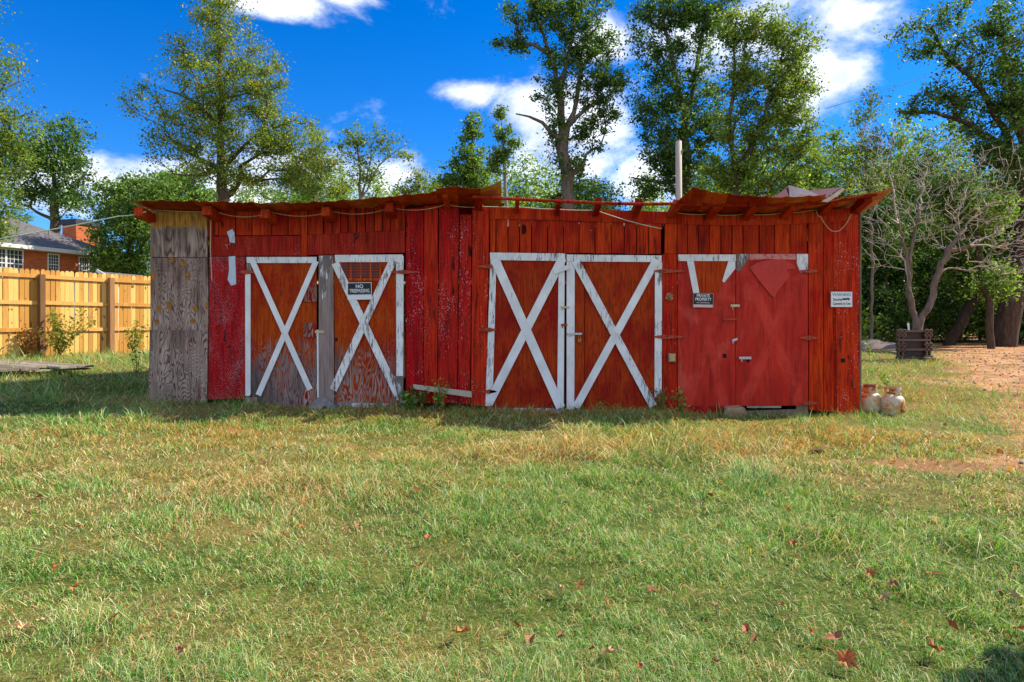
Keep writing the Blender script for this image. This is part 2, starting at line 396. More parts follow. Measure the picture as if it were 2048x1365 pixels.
# ------------------------------------------------------------------ the ground
def dirt_mask(x, y):
    px = CX + x/np.maximum(y, .5)*F; n = fbm(x*.9, y*.9, 3)
    a = sst(x-.60*y+(n-.5)*4.0, -.6, 2.0)*sst(y, 12, 15)+.5*sst(y+(n-.5)*5, 27, 33)*sst(x, 8, 12)*sst(-y, -62, -45)          # the dirt drive behind, right
    b = sst(x+(n-.5)*1.6, 2.2, 4.0)*np.exp(-((y-5.95+(x-3.5)*.12)/(.26+.07*np.clip(x-2, 0, 4)))**2)*1.05 + .55*sst(x-.66*y+(n-.5)*1.2, .0, .9)*sst(y, 4.4, 5.2)                 # bare strip, right
    c = np.exp(-((x+2.9)/.22)**2-((y-7.2)/.13)**2)
    d = sst(-(x+0), -2.5, 6)*0
    return np.clip(a+b+c+d, 0, 1)
def dry_mask(x, y):
    n = fbm(x*.75, y*.95, 11); n2 = fbm(x*2.3, y*2.6, 17)
    bias = .22*sst(y, 3.8, 7.0) + .22*np.exp(-((x+4.5)/2.2)**2)*sst(y, 3.2, 5.0) + .20*sst(x, 2.0, 4.8)*sst(y, 4.2, 7)
    lush = .40*np.exp(-((x-.9)/2.0)**2)*(1-sst(y, 4.6, 6.6))+.15*(1-sst(y, 3.2, 4.5))
    edge = .45*sst(x-.52*y, -.2, 1.2)*sst(y, 3.6, 5)
    return np.clip((n-.5)*2.4 + (n2-.5)*1.6 + .26 + bias + edge - lush, 0, 1)

def build_ground():
    xs = np.concatenate([[-900, -300, -120, -60], np.arange(-34, -14, 1.0), np.arange(-14, 16.01, .2), np.arange(17, 40, 1.0), [60, 120, 300, 900]])
    ys = np.concatenate([[-300, -60, -20], np.arange(-8, 0, 1.0), np.arange(0, 18, .2), np.arange(18, 60, 1.0), [70, 100, 200, 500, 1500]])
    X, Y = np.meshgrid(xs, ys); Z = zg(X, Y)
    v = np.stack([X, Y, Z], -1).reshape(-1, 3); nc = len(xs); nr = len(ys)
    i = (np.arange(nr-1)[:, None]*nc+np.arange(nc-1)[None]).ravel()
    f = np.stack([i, i+1, i+nc+1, i+nc], 1).ravel()
    d = dirt_mask(X, Y).ravel(); r = dry_mask(X, Y).ravel()
    cols = np.stack([d, r, np.zeros_like(d)], 1)
    m, g = new_mat('lawn_soil'); col = g.node('ShaderNodeVertexColor', layer_name='Col').outputs['Color']
    s = g.node('ShaderNodeSeparateColor'); g.l.new(col, s.inputs[0]); p = g.node('ShaderNodeTexCoord').outputs['Object']
    n1 = g.noise(p, 6, 6, .7); n2 = g.noise(p, 55, 4, .7)
    gr = g.mix(g.ss(g.add(n1, g.mul(g.sub(n2, .5), .8)), .35, .7), lin(62, 80, 30), lin(112, 116, 56))
    st = g.mix(g.ss(n2, .3, .7), lin(98, 88, 44), lin(150, 132, 78))
    di = g.mix(g.ss(g.add(g.mul(n1, .6), g.mul(n2, .5)), .35, .75), lin(168, 114, 74), lin(216, 170, 126))
    di = g.mix(g.ss(g.noise(p, .8, 5, .65), .42, .62), di, lin(146, 108, 72))
    c = g.mix(s.outputs[1], gr, st); c = g.mix(g.ss(g.add(s.outputs[0], g.mul(g.sub(n1, .5), .6)), .3, .6), c, di)
    g.out(c, .95, g.add(n1, n2), .6, .03, .1)
    me = np_mesh('ground', v, f, 4, m, cols); me.polygons.foreach_set('use_smooth', [True]*len(me.polygons))
    o = bpy.data.objects.new('ground', me); C.objects.link(o); tag(o, kind='structure')
build_ground()

# ------------------------------------------------------------------ the red shed
BX = 0.0
barn = thing('shed', (0, DW, 0), 'long weathered red wooden shed with white cross doors and torn tin roof', 'shed')
def W(px, py): return ((px-CX)/147.0, (HZ-py)/147.0+EYE)       # front wall, px -> local x, z
rng = random.Random(3)
def board(name, poly, mat, y0=0.0, th=.022, parent=barn, jit=0.0):
    mb = MB(); j = rng.uniform(-jit, jit); mb.prism([W(*p) for p in poly], y0+j-th, y0+j); return mb.build(name, M[mat] if isinstance(mat, str) else mat, parent)
def rect(x0, x1, y0, y1, y0r=None, y1r=None):
    return [(x0, y0), (x1, y0 if y0r is None else y0r), (x1, y1 if y1r is None else y1r), (x0, y1)]
def run(edges, ytop, ybot, mat, gap=1.9, y0=0.0, jit=.006):
    for a, b in zip(edges[:-1], edges[1:]):
        t = rng.uniform(-.7, .7)
        board('plank', rect(a+gap*.5, b-gap*.5, ytop(a)+t, ybot(a)+t, ytop(b)+t, ybot(b)+t), mat, y0, .022, jit=jit)
lerp = lambda x0, y0, x1, y1: (lambda x: y0+(y1-y0)*(x-x0)/(x1-x0))

# left: three sheets of plywood, one above the other
board('plywood_sheet', [(303, 424), (416, 424), (416, 515), (303, 515)], 'ply_yellow', -.004)
board('plywood_sheet', [(303, 516.5), (417, 516), (417.5, 661), (302, 661)], 'ply_grey', .004)
board('plywood_sheet', [(301.5, 660), (417, 661.5), (415.5, 806), (299.5, 808)], 'ply_grey', -.010)
M['plug'] = mat_plain('yellow_plywood_patch', lin(178, 116, 30), .6, 0, .5, 30, lin(110, 60, 24), (.5, .62))
for (px, py, rx, ry) in [(343, 521, 5, 6), (366, 526, 5, 8), (307, 554, 5, 8), (377, 553, 5, 8), (319, 618, 5, 7), (340, 611, 6, 9.5), (391, 617, 5, 7), (414, 611, 4.5, 8), (315, 644, 5, 5), (386, 643, 5, 6)]:
    pts = [W(px+rx*math.cos(t)*(1 if px < 410 else .7), py+ry*math.sin(t)*(1+.15*math.cos(t))) for t in np.linspace(0, 2*math.pi, 14, endpoint=False)]
    MB().prism(pts, -.0205, -.010).build('plywood_patch', M['plug'], barn)
board('red_panel', [(420, 514), (492, 514), (492, 797), (418, 799)], 'redply', .0)
board('trim_board', rect(418, 431, 422, 475), 'rafter', -.002)
run([431, 439, 472, 505, 543, 577, 602.5], lerp(431, 414, 602, 414), lerp(431, 472, 602, 471), 'plank_top')
board('post', rect(603, 615.5, 412, 513), 'plank_top', -.012)
run([616, 648, 665, 682, 697, 713, 731, 749, 766, 782, 811], lerp(616, 412, 811, 408), lerp(616, 470, 811, 461), 'plank_top')
board('lintel', [(420, 474), (602, 472.5), (602, 512), (420, 513)], 'lintel', -.008)
board('lintel', [(616.5, 470.5), (810, 462), (810, 506), (616.5, 511)], 'lintel', -.008)
# tall planks between the door pairs
for poly, mt, y in [([(812, 419), (847, 415), (847, 806), (812, 804)], 'plank_chip', 0), ([(848.5, 413), (876, 411), (874.5, 806), (848, 806)], 'plank', .006),
                    ([(879, 402), (918, 405), (914, 806), (876, 806)], 'plank_chip', -.006), ([(920, 430), (943, 430), (940, 808), (915.5, 808)], 'plank_chip', .004),
                    ([(945.5, 414), (979, 413), (972, 812), (942, 811)], 'plank', -.004)]:
    board('plank', poly, mt, y)
# over the middle doors
board('fascia_board', [(980, 417), (1110, 417), (1110, 441), (980, 439)], 'plank_top', -.016)
board('fascia_board', [(1111, 418), (1330, 425), (1352, 426), (1352, 449), (1111, 442)], 'plank_top', -.018)
run([980, 992, 1016, 1039, 1063, 1095, 1127, 1158, 1190, 1222, 1248, 1273, 1297, 1322], lerp(980, 437, 1322, 446), lerp(980, 505, 1322, 509), 'plank_top')
board('plank', rect(1329, 1353, 447, 508), 'plank_top')
board('post', [(1324, 509), (1353, 509), (1353, 821), (1324, 816)], 'plank_r', -.004)
# right part
pl = [(1353, 427), (1450, 432), (1560, 430), (1640, 424), (1714, 414)]
board('fascia_board', pl+[(1714, 441), (1640, 446), (1560, 451), (1450, 452), (1353, 450)], 'plank_top', -.018)
run([1353, 1374, 1396, 1418, 1441, 1463, 1485, 1517, 1548, 1579, 1614], lerp(1353, 445, 1614, 446), lerp(1353, 508, 1614, 509), 'plank_top')
board('plank', [(1616, 445), (1645, 444), (1645.5, 823), (1617, 820)], 'plank_r', 0)
board('plank', [(1647, 444), (1666, 441), (1667, 824), (1647.5, 823)], 'plank_r', .005)
board('plank', [(1665, 440), (1716, 434), (1717, 826), (1668, 826)], 'plank_rc', -.010)
board('plank', [(1668, 614), (1693, 612), (1697, 828), (1671, 830)], 'plank_rc', -.034)
board('corner_strip', rect(1717.5, 1721, 420, 824), 'timber', .03, .06)
board('sill_board', [(1352, 812), (1470, 812), (1452, 839), (1356, 840)], mat_paint('red_skirting', lin(166, 26, 28), lin(180, 40, 34)), .004)
board('sill_board', [(1488, 822), (1592, 819), (1592, 836), (1488, 838)], 'timber', .010)
board('sill_board', [(1494, 811), (1562, 812), (1562, 816), (1494, 816)], 'grey_wood', .012)
board('sill_board', [(1593, 810), (1616, 810), (1616, 832), (1593, 834)], 'timber', .02)
for (px, py, s) in [(1683, 665, 3.2), (1682, 721, 4.2)]:
    board('bolt_hole', rect(px-s, px+s, py-s, py+s), 'hole', -.0305 if py < 700 else -.0565, .004)
board('pull_handle', [(1702, 762), (1707, 760), (1708, 775), (1703, 776)], 'hinge', -.033, .02)

# side walls and back wall, board by board
def zroof(x): return 2.66
for side, X0 in ((-1, -4.93), (1, 4.70)):
    for k in range(22):
        y = .04+k*.225; zt = 2.70-(y/5)*.62
        MB().hexa([(X0-.012, y, -.1), (X0+.012, y, -.1), (X0+.012, y, zt), (X0-.012, y, zt), (X0-.012, y+.218, -.1), (X0+.012, y+.218, -.1), (X0+.012, y+.218, zt-.03), (X0-.012, y+.218, zt-.03)]).build('side_plank', M['plank'] if side > 0 else M['grey_wood'], barn)
for k in range(36):
    x = -4.91+k*.267; MB().box(x, x+.26, 4.98, 5.002, -.1, 2.02).build('back_plank', M['plank'], barn)

# doors: the plywood leaf is the part, boards and ironwork are its pieces
def door(poly, mat, y0=-.004, th=.02):
    return board('door', poly, mat, y0, th)
def on(d, name, poly, mat, lift=.018, th=.016, base=-.024):
    return board(name, poly, mat, base-.001-lift+th, th, d)
def stripe(x0, y0, x1, y1, w, cut=None):
    L = math.hypot(x1-x0, y1-y0); nx, ny = -(y1-y0)/L*w/2, (x1-x0)/L*w/2
    return [(x0+nx, y0+ny), (x1+nx, y1+ny), (x1-nx, y1-ny), (x0-nx, y0-ny)]
def hinge(d, x0, x1, y, mat='hinge', flip=False, xp=None):
    """strap hinge: two tapering leaves and a knuckle at xp"""
    xp = (x0+x1)/2 if xp is None else xp
    mb = MB()
    mb.prism([W(x0, y-1.2), W(xp, y-4.2), W(xp, y+4.2), W(x0, y+1.2)], -.052, -.047)
    mb.prism([W(xp, y-4.2), W(x1, y-1.2), W(x1, y+1.2), W(xp, y+4.2)], -.0515, -.0465)
    a, b = W(xp, y-5), W(xp, y+5); mb.tube([(a[0], -.052, a[1]), (b[0], -.052, b[1])], .008, 6)
    return mb.build('hinge', M[mat], d)
def latch(d, px, py, w=18, h=4, mat='steel', lock=False, tilt=0.0):
    mb = MB(); mb.prism([W(px-w/2, py-h/2+tilt), W(px+w/2, py-h/2-tilt), W(px+w/2, py+h/2-tilt), W(px-w/2, py+h/2+tilt)], -.054, -.046)
    a = W(px-w*.3, py+h); mb.tube([(a[0], -.058, a[1]-.015), (a[0], -.058, a[1]+.03)], .007, 6)
    o = mb.build('latch', M[mat], d)
    return o

d = door([(494, 514), (634, 514), (634, 815), (492, 815)], 'doorL')
on(d, 'top_rail', [(495, 515), (635, 515), (634, 527), (496, 527)], 'white_worn')
on(d, 'stile', [(492.5, 549), (503, 549), (503, 789), (500, 792), (493, 791)], 'white', .017)
on(d, 'stile', [(496, 528), (505, 528), (504, 548), (495, 548)], 'white_bare', .012)
on(d, 'brace', stripe(507, 522, 622, 779, 11), 'white', .030, .012)
on(d, 'brace', stripe(634, 523, 519, 790, 11), 'white', .0265, .012)
on(d, 'bottom_block', [(493, 794), (516, 795), (515, 816), (493, 815)], 'ply_grey', .010)
for (a, b) in ((565, 604), (646, 675), (779, 816)):
    on(d, 'patch_board', rect(608.5, 635, a, b), mat_ply('patch_ply_%d' % a, .5, .5, lin(176, 50, 30), lin(160, 34, 28)), .0155)
on(d, 'stile', [(635.5, 660), (639, 660), (639.5, 795), (636.5, 796)], 'white', .028)
hinge(d, 481, 518, 545, 'hinge', xp=493)
latch(d, 641, 664, 18, 5, 'cable')
board('post', [(639, 512), (668, 512), (669.5, 814), (640, 815)], 'post_dark', -.014, .03)
board('paint_patch', [(640, 513), (668, 513), (663, 535), (656, 560), (653, 592), (646, 600), (641, 570)], 'white_bare', -.0442, .003)
d = door([(669, 510), (807, 510), (807, 812), (671, 812)], 'doorL2')
on(d, 'top_rail', [(671, 511), (806, 510), (806, 525), (672, 525)], 'white_worn')
on(d, 'stile', [(793, 525.5), (808, 512), (807, 800), (794, 800)], 'white_worn', .0165)
on(d, 'brace', stripe(672, 527, 797, 790, 15), 'white_worn', .030, .012)
on(d, 'brace', stripe(787, 522, 668, 780, 15), 'white_worn', .0265, .012)
on(d, 'stile', [(787, 752), (808, 752), (807, 806), (800, 806)], 'white_bare', .034)
on(d, 'bottom_rail', [(671, 806), (786, 807), (786, 818), (671, 818)], 'white_bare', .012)
v = on(d, 'vent', rect(681, 764, 522, 562), mat_paint('vent_frame_paint', lin(180, 60, 18), lin(204, 84, 20)), .010)
for i in range(4):
    a = 684.5+i*19.6
    for r in range(6):
        y = 526.5+r*5.3; x0, z0 = W(a, y); x1, z1 = W(a+17, y+4.4)
        MB().hexa([(x0, -.036, z1), (x1, -.036, z1), (x1, -.0352, z0), (x0, -.0352, z0), (x0, -.03, z1), (x1, -.03, z1), (x1, -.03, z0), (x0, -.03, z0)]).build('vent_slat', M['maroon'], d)
on(d, 'lock_hole', rect(671, 676, 676, 683), 'hole', .0015, .003)
hinge(d, 783, 836, 545, 'hinge', xp=808)

d = door([(979, 506), (1128, 508), (1127, 826), (972, 824)], 'doorM')
on(d, 'top_rail', [(980, 506), (1132, 508), (1131, 523), (981, 521)], 'white_worn', .015)
on(d, 'stile', [(981, 521.5), (993, 521.5), (985, 812), (971, 812)], 'white_worn', .016)
on(d, 'stile', [(1117, 523.5), (1129, 523.5), (1127, 816), (1114, 816)], 'white', .016)
on(d, 'brace', stripe(990, 520, 1121, 815, 18), 'white', .030, .012)
on(d, 'brace', stripe(1124, 518, 978, 806, 17), 'white', .0265, .012)
on(d, 'bottom_rail', [(973, 815), (1127, 817), (1126, 829), (975, 826)], 'white_bare', .014)
for y in (534, 660, 783): hinge(d, 957, 993, y, 'hinge', xp=979)
s_ = stripe(1107, 545, 1137, 535, 9); on(d, 'turn_button', s_, 'white', .045)
latch(d, 1130, 615, 17, 4, 'cable'); latch(d, 1128, 650, 12, 4, 'hinge')
d = door([(1132, 510), (1168.4, 510), (1168.4, 828), (1132, 828)], 'doorM')
on(d, 'panel', [(1169.6, 511), (1322, 511), (1322, 827), (1169.6, 827)], 'doorM', .0, .02)
on(d, 'top_rail', [(1133, 510), (1322, 512), (1322, 525), (1133, 524)], 'white_worn', .015)
on(d, 'stile', [(1133, 524.5), (1149, 524.5), (1148, 818), (1133, 819)], 'white', .016)
on(d, 'stile', [(1309, 525.5), (1323, 525.5), (1322, 786), (1308, 796)], 'white_worn', .016)
on(d, 'brace', stripe(1150, 522, 1305, 812, 16), 'white_worn', .030, .012)
on(d, 'brace', stripe(1312, 520, 1151, 815, 15), 'white', .0265, .012)
on(d, 'bottom_rail', [(1133, 820), (1310, 820), (1310, 832), (1133, 832)], 'white_bare', .014)
lt = latch(d, 1148, 668, 30, 4, 'hinge_w')
mb = MB(); x0, z0 = W(1158, 680); mb.box(x0-.022, x0+.022, -.075, -.055, z0-.03, z0+.015)
mb.tube([(x0-.014, -.065, z0+.015), (x0-.014, -.065, z0+.045), (x0, -.065, z0+.058), (x0+.014, -.065, z0+.045), (x0+.014, -.065, z0+.015)], .005, 6).build('padlock', M['brass'], d)
for y in (543, 674): hinge(d, 1306, 1370, y, 'hinge', xp=1326)

segs = [(*W(1382, 525), *W(1447, 810), .10), (*W(1462, 525), *W(1375, 810), .10)]
ml = mat_spray('red_over_white_paint', 0, 0, segs, 0)
d = door([(1354.5, 509), (1469.5, 509), (1470, 813), (1355, 812)], ml)
on(d, 'top_rail', [(1355.5, 510), (1470, 510), (1470, 523), (1356, 523)], 'white_worn', .012)
on(d, 'paint_panel', [(1383, 524), (1456, 524), (1436, 586), (1398, 588)], mat_paint('old_orange_paint', lin(204, 86, 18), lin(180, 58, 20)), .004, .004)
on(d, 'brace', [(1373, 523.5), (1386, 523.5), (1397.5, 587), (1385.5, 588)], 'white', .0125)
on(d, 'brace', [(1455, 523.5), (1469, 523.5), (1469, 538), (1447, 566), (1443, 563)], 'white', .0125)
on(d, 'lock_hole', rect(1444.5, 1452, 708, 716), 'hole', .0015, .003)
latch(d, 1468, 612, 18, 5, 'cable'); latch(d, 1458, 639, 26, 3, 'hinge', tilt=0)
latch(d, 1467, 680, 11, 5, 'hinge_w', tilt=2)
segs = [(*W(1486, 525), *W(1600, 810), .12), (*W(1605, 525), *W(1486, 810), .12)]
mr = mat_spray('red_over_white_paint_right', 0, 0, segs, 0)
d = door([(1471, 508), (1614.5, 508), (1614.5, 811), (1471, 812)], mr)
on(d, 'top_rail', [(1471.5, 509), (1497, 509), (1494, 521), (1485, 533), (1476, 545), (1471.5, 540)], 'white_bare', .010)
on(d, 'top_rail', [(1498, 509), (1591, 509), (1590, 520), (1530, 519), (1497, 521)], mat_plain('pink_overspray', lin(214, 148, 140), .6, 0, .2, 20, lin(204, 76, 62), (.42, .66)), .008)
on(d, 'stile', [(1592, 509), (1614, 509), (1614, 541), (1599, 546), (1592, 528)], 'white_worn', .010)
flap = [(1497, 536), (1507, 529), (1523, 523), (1545, 519), (1565, 520), (1580, 527), (1588, 533), (1586, 539), (1575, 539), (1571, 541), (1575, 548), (1578, 551), (1571, 561), (1552, 585), (1547, 596), (1541, 592), (1520, 567)]
on(d, 'plywood_flap', flap, mat_plain('flap_red_paint', lin(202, 48, 34), .5, 0, .2, 10), .016, .010)
latch(d, 1488, 716, 24, 5, 'hinge_w')
on(d, 'lock_hole', rect(1492, 1498, 717, 725), 'hole', .0015, .003)
for y in (543, 676, 806): hinge(d, 1597, 1633, y, 'hinge', xp=1615)

# rafters, battens and tin
def L3(px, py, y): q = P(px, py, y); return Vector((q.x, y-DW, q.z))     # shed-local point seen at a pixel
YF = 8.84
for (a, fa, wd, hh) in [((305, 436), 424, .11, .12), ((436, 434), 424, .11, .12), ((548, 440), 426, .10, .12), ((665, 436), 424, .10, .12), ((787, 428), 416, .10, .12)]:
    x, z = W(*a); e = (fa-a[1])/147.
    MB().beam((x, .3, z-.05), (x, -.36, z+.03), wd, hh).build('rafter', M['rafter'], barn)
for (px, py, wd, fz) in [(896, 415, .07, .13), (958, 416, .11, .13), (1034, 423, .055, .14), (1113, 427, .06, .14), (1190, 428, .075, .14), (1268, 430, .085, .14), (1340, 432, .085, .14)]:
    x, z = W(px, py); MB().beam((x, .35, z-.09), (x, -.40, z+.10), wd, .10).build('rafter', M['rafter'], barn)
for (px, py) in [(1416, 435), (1488, 436), (1564, 434), (1640, 427), (1706, 423)]:
    x, z = W(px, py); MB().beam((x, .35, z-.10), (x, -.40, z+.105), .10, .10).build('rafter', M['rafter'], barn)
def poly3(pts, y): return [L3(px, py, y) for px, py in pts]
MB().tube(poly3([(945, 394), (1030, 399), (1115, 403), (1200, 407), (1290, 409), (1352, 408)], 8.87), .021, 8).build('batten', M['lintel'], barn)
mb = MB()
bt = poly3([(1352, 408), (1450, 410), (1560, 410), (1650, 405), (1720, 394), (1752, 389)], 8.88)
for a, b in zip(bt[:-1], bt[1:]): mb.beam(a, b+(b-a)*.01, .05, .05)
mb.build('batten', M['rafter'], barn)


def interp(pts, x):
    xs = [p[0] for p in pts]; return float(np.interp(x, xs, [p[1] for p in pts]))
def sheet(x0, x1, front, mat, yf=YF, wall=None, back=(5.1, 2.08), curl=0.0, name='roof_sheet', ribs=True):
    """one tin sheet from its front edge over the wall to the back; x in shed metres"""
    rows = []; n = 9
    for yy in (0, .5, 1.0, None):
        row = []
        for i in range(n):
            t = i/(n-1); x = x0+(x1-x0)*t
            pf = x/yf*F+CX; zf = EYE+(HZ-interp(front, pf))/F*yf
            pw = CX+x*147; zw = (HZ-interp(wall, pw))/147.+EYE
            rib = .022 if (ribs and i in (0, n-1)) else (.010 if ribs and i in (1, n-2) else (.008 if i == 4 else 0))
            if yy is None: y, z = back[0], back[1]
            else:
                y = (yf-DW)*(1-yy); z = zf*(1-yy)+zw*yy - .012*math.sin(math.pi*yy)
                if yy == 0: z += curl*0; y += rng.uniform(-.006, .006)
            row.append((x, y, z+rib))
        rows.append(row)
    return MB().grid(rows, .004).build(name, M[mat], barn)
frontA = [(240, 403), (320, 402.5), (420, 404), (520, 407), (620, 406), (700, 401), (780, 394), (875, 385), (960, 380)]
wallA = [(290, 421), (420, 423), (560, 424), (700, 419), (810, 411), (900, 405)]
xa, xb = -4.95, -1.0; n = 10
for i in range(n):
    a = xa+(xb-xa)*i/n; b = xa+(xb-xa)*(i+1)/n
    sheet(a, b+.015, frontA, 'rust_under' if rng.random() < .8 else 'rust_ochre', YF+rng.uniform(-.03, .03), wallA)
# the curled corner over the tall planks: three short bent sheets standing on the rafters
def bent(name, pf, pb, mat, yf, yb, seg=6, bow=.03):
    rows = []
    for s_ in np.linspace(0, 1, seg):
        row = []
        for (a, b) in zip(pf, pb):
            A = L3(a[0], a[1], yf); B = L3(b[0], b[1], yb); q = A.lerp(B, s_); q.z -= bow*math.sin(math.pi*s_); row.append(q)
        rows.append(row)
    return MB().grid(rows, .005).build(name, M[mat], barn)
bent('roof_sheet', [(872, 379), (884, 376), (900, 374), (914, 373)], [(877, 412), (890, 409), (905, 407), (918, 410)], 'rust_under', 8.72, 9.35)
bent('roof_sheet', [(913, 373.5), (925, 375), (943, 378), (961, 377)], [(918, 408), (930, 407), (945, 407), (961, 408)], 'rust_under', 8.74, 9.33)
bent('roof_sheet', [(960, 377.5), (975, 373), (990, 368), (1003, 361)], [(961, 408), (975, 409), (990, 412), (1003, 414)], 'rust_ochre', 8.76, 9.1, bow=.01)
# behind the bare rafters the tin starts inside the wall line
for i in range(6):
    a = -.15+i*.4; rows = [[(a+.4*t/4, .55, 2.60+(.012 if t in (0, 4) else 0)) for t in range(5)], [(a+.4*t/4, 5.1, 2.08+(.012 if t in (0, 4) else 0)) for t in range(5)]]
    MB().grid(rows, .004).build('roof_sheet', M['rust_under'], barn)
for i in range(4):
    a = -1.15+i*.26; rows = [[(a+.26*t/4, .03, 2.84+(.012 if t in (0, 4) else 0)) for t in range(5)], [(a+.26*t/4, 5.1, 2.08+(.012 if t in (0, 4) else 0)) for t in range(5)]]
    MB().grid(rows, .004).build('roof_sheet', M['rust_under'], barn)
# right part: sheets that sag on the batten, front lip turned up
upper = [(1362, 400), (1386, 374), (1411, 383), (1450, 388), (1500, 393), (1560, 395), (1620, 393), (1700, 386)]
mid = [(1352, 410), (1450, 411), (1560, 410), (1650, 405), (1790, 384)]
wallC = [(1340, 424), (1450, 428), (1560, 427), (1640, 420), (1730, 408)]
xe = [1360, 1412, 1456, 1498, 1536, 1573, 1618, 1652]
for i, (a, b) in enumerate(zip(xe[:-1], xe[1:])):
    cols = []
    for px in np.linspace(a, b, 5):
        c = [L3(px, interp(upper, px), 8.60), L3(px-4, interp(mid, px)-2.0, 8.87), L3(px-20, interp(wallC, px-20), 9.29)]
        c.append(Vector((c[2].x, 5.1, 2.08))); cols.append(c)
    rows = [[cols[j][k]+Vector((0, 0, .014 if j in (0, 4) else 0)) for j in range(5)] for k in range(4)]
    MB().grid(rows, .005).build('roof_sheet', M['rust_ochre' if i in (4, 5) else 'rust_under'], barn)
for i, (a, b) in enumerate([(1640, 1688), (1688, 1736), (1736, 1786)]):
    f = [(1600, 411), (1650, 405), (1700, 397), (1750, 387), (1790, 379)]
    cols = []
    for px in np.linspace(a, b, 5):
        cols.append([L3(px, interp(f, px)-2, 8.78), L3(px-30, interp(wallC, px-30)-1, 9.29), None])
        cols[-1][2] = Vector((cols[-1][1].x, 5.1, 2.08))
    rows = [[cols[j][k]+Vector((0, 0, .012 if j in (0, 4) else 0)) for j in range(5)] for k in range(3)]
    MB().grid(rows, .006).build('roof_sheet', M['rust_ochre'], barn)
def torn(pts, mat, y0, y1):                       # a torn flap standing on the roof: front outline given, leaning back
    n = len(pts); mb = MB(); A = []
    top = min(p[1] for p in pts); bot = max(p[1] for p in pts)
    for (px, py) in pts: A.append(L3(px, py, y0+(y1-y0)*(bot-py)/(bot-top)))
    b = len(mb.v); off = Vector((0, .006, .002)); mb.v += [tuple(a) for a in A]+[tuple(a+off) for a in A]
    mb.f.append(tuple(range(n-1, -1, -1))); mb.f.append(tuple(range(n, 2*n)))
    for i in range(n): j = (i+1) % n; mb.f.append((i, j, n+j, n+i))
    return mb.build('torn_roof_sheet', M[mat], barn)
torn([(1545, 397), (1578, 372), (1581, 397)], 'maroon', 8.9, 9.25)
torn([(1579, 397), (1577, 371), (1614, 380), (1641, 392), (1641, 397)], 'zinc', 8.9, 9.2)
torn([(1614, 382), (1683, 375), (1652, 396), (1642, 394)], 'maroon', 8.86, 9.3)
torn([(1640, 403), (1655, 397), (1685, 376), (1690, 379), (1676, 392), (1655, 405)], 'zinc', 8.74, 8.95)
torn([(1600, 421), (1625, 410), (1650, 409), (1640, 420)], 'zinc', 9.15, 9.2)

# ------------------------------------------------------------------ things fixed to the shed
def catenary(pts, y, sag, n=8):
    out = []
    for (a, b), s_ in zip(zip(pts[:-1], pts[1:]), sag):
        for i in range(n):
            t = i/n; out.append(P(a[0]+(b[0]-a[0])*t, a[1]+(b[1]-a[1])*t+s_*4*t*(1-t), y))
    out.append(P(*pts[-1], y)); return out
def cord(name, pts, y, sag, r, mat, label, cat='cable'):
    p = catenary(pts, y, sag); b = p[0].copy(); mb = MB(); mb.tube([q-b for q in p], r, 5)
    o = mb.build(name, M[mat], None, True, b); return tag(o, label, cat)
cord('cable', [(285, 428), (312, 421), (432, 424), (545, 425), (663, 423), (782, 416), (893, 409), (958, 414)], 9.18, [5, 1, 10, 9, 9, 8, 3], .0045, 'cable', 'cream cable sagging between rafters under the left eave')
cord('cable', [(958, 413), (1035, 414), (1112, 419), (1192, 421), (1323, 458)], 9.20, [1, 1, 1, 3], .006, 'rope', 'pale green cable along the bare rafters dropping to dark gap')
cord('cable', [(1350, 425), (1420, 428), (1490, 428), (1566, 426), (1632, 420), (1640, 432), (1703, 428)], 9.20, [3, 3, 3, 2, 6, 34], .005, 'cable', 'cream cable looping down below the right end of eave')
cord('rope', [(-260, 515), (238, 433), (292, 424)], 8.95, [6, 2], .008, 'rope', 'pale green rope stretched from the left to shed corner', 'rope')
cord('hanging_cord', [(422, 440), (421, 500), (424, 563)], 9.22, [0, -2], .006, 'cable', 'thin cream cord hanging straight down beside grey plywood', 'cord')
cord('hanging_cord', [(1338, 600), (1341, 640), (1337, 672), (1342, 706)], 9.245, [-3, 3, -3], .004, 'hinge', 'thin red wire joining lamp socket to outlet box', 'wire')
cord('loose_wire', [(470, 470), (462, 486), (450, 490), (456, 500)], 9.245, [-3, 3, -4], .0025, 'cable', 'thin frayed wires curling out below upper silver tape', 'wire')
def flat(name, poly, mat, y, th, label, cat):
    pts = [W(*p) for p in poly]; cx = sum(p[0] for p in pts)/len(pts); cz = min(p[1] for p in pts)
    o = MB().prism([(a-cx, b-cz) for a, b in pts], -th, 0).build(name, M[mat] if isinstance(mat, str) else mat, None, False, (cx, DW+y, cz)); return tag(o, label, cat)
flat('tape_patch', [(456, 465), (467, 459), (471, 467), (472, 487), (462, 486), (460, 476)], 'tape', -.034, .006, 'small crumpled piece of silver tape over the lintel', 'tape')
flat('tape_patch', [(459, 514), (472, 513), (474, 569), (464, 572), (457, 560), (460, 540)], 'tape', -.026, .006, 'long strip of silver tape on the red panel', 'tape')
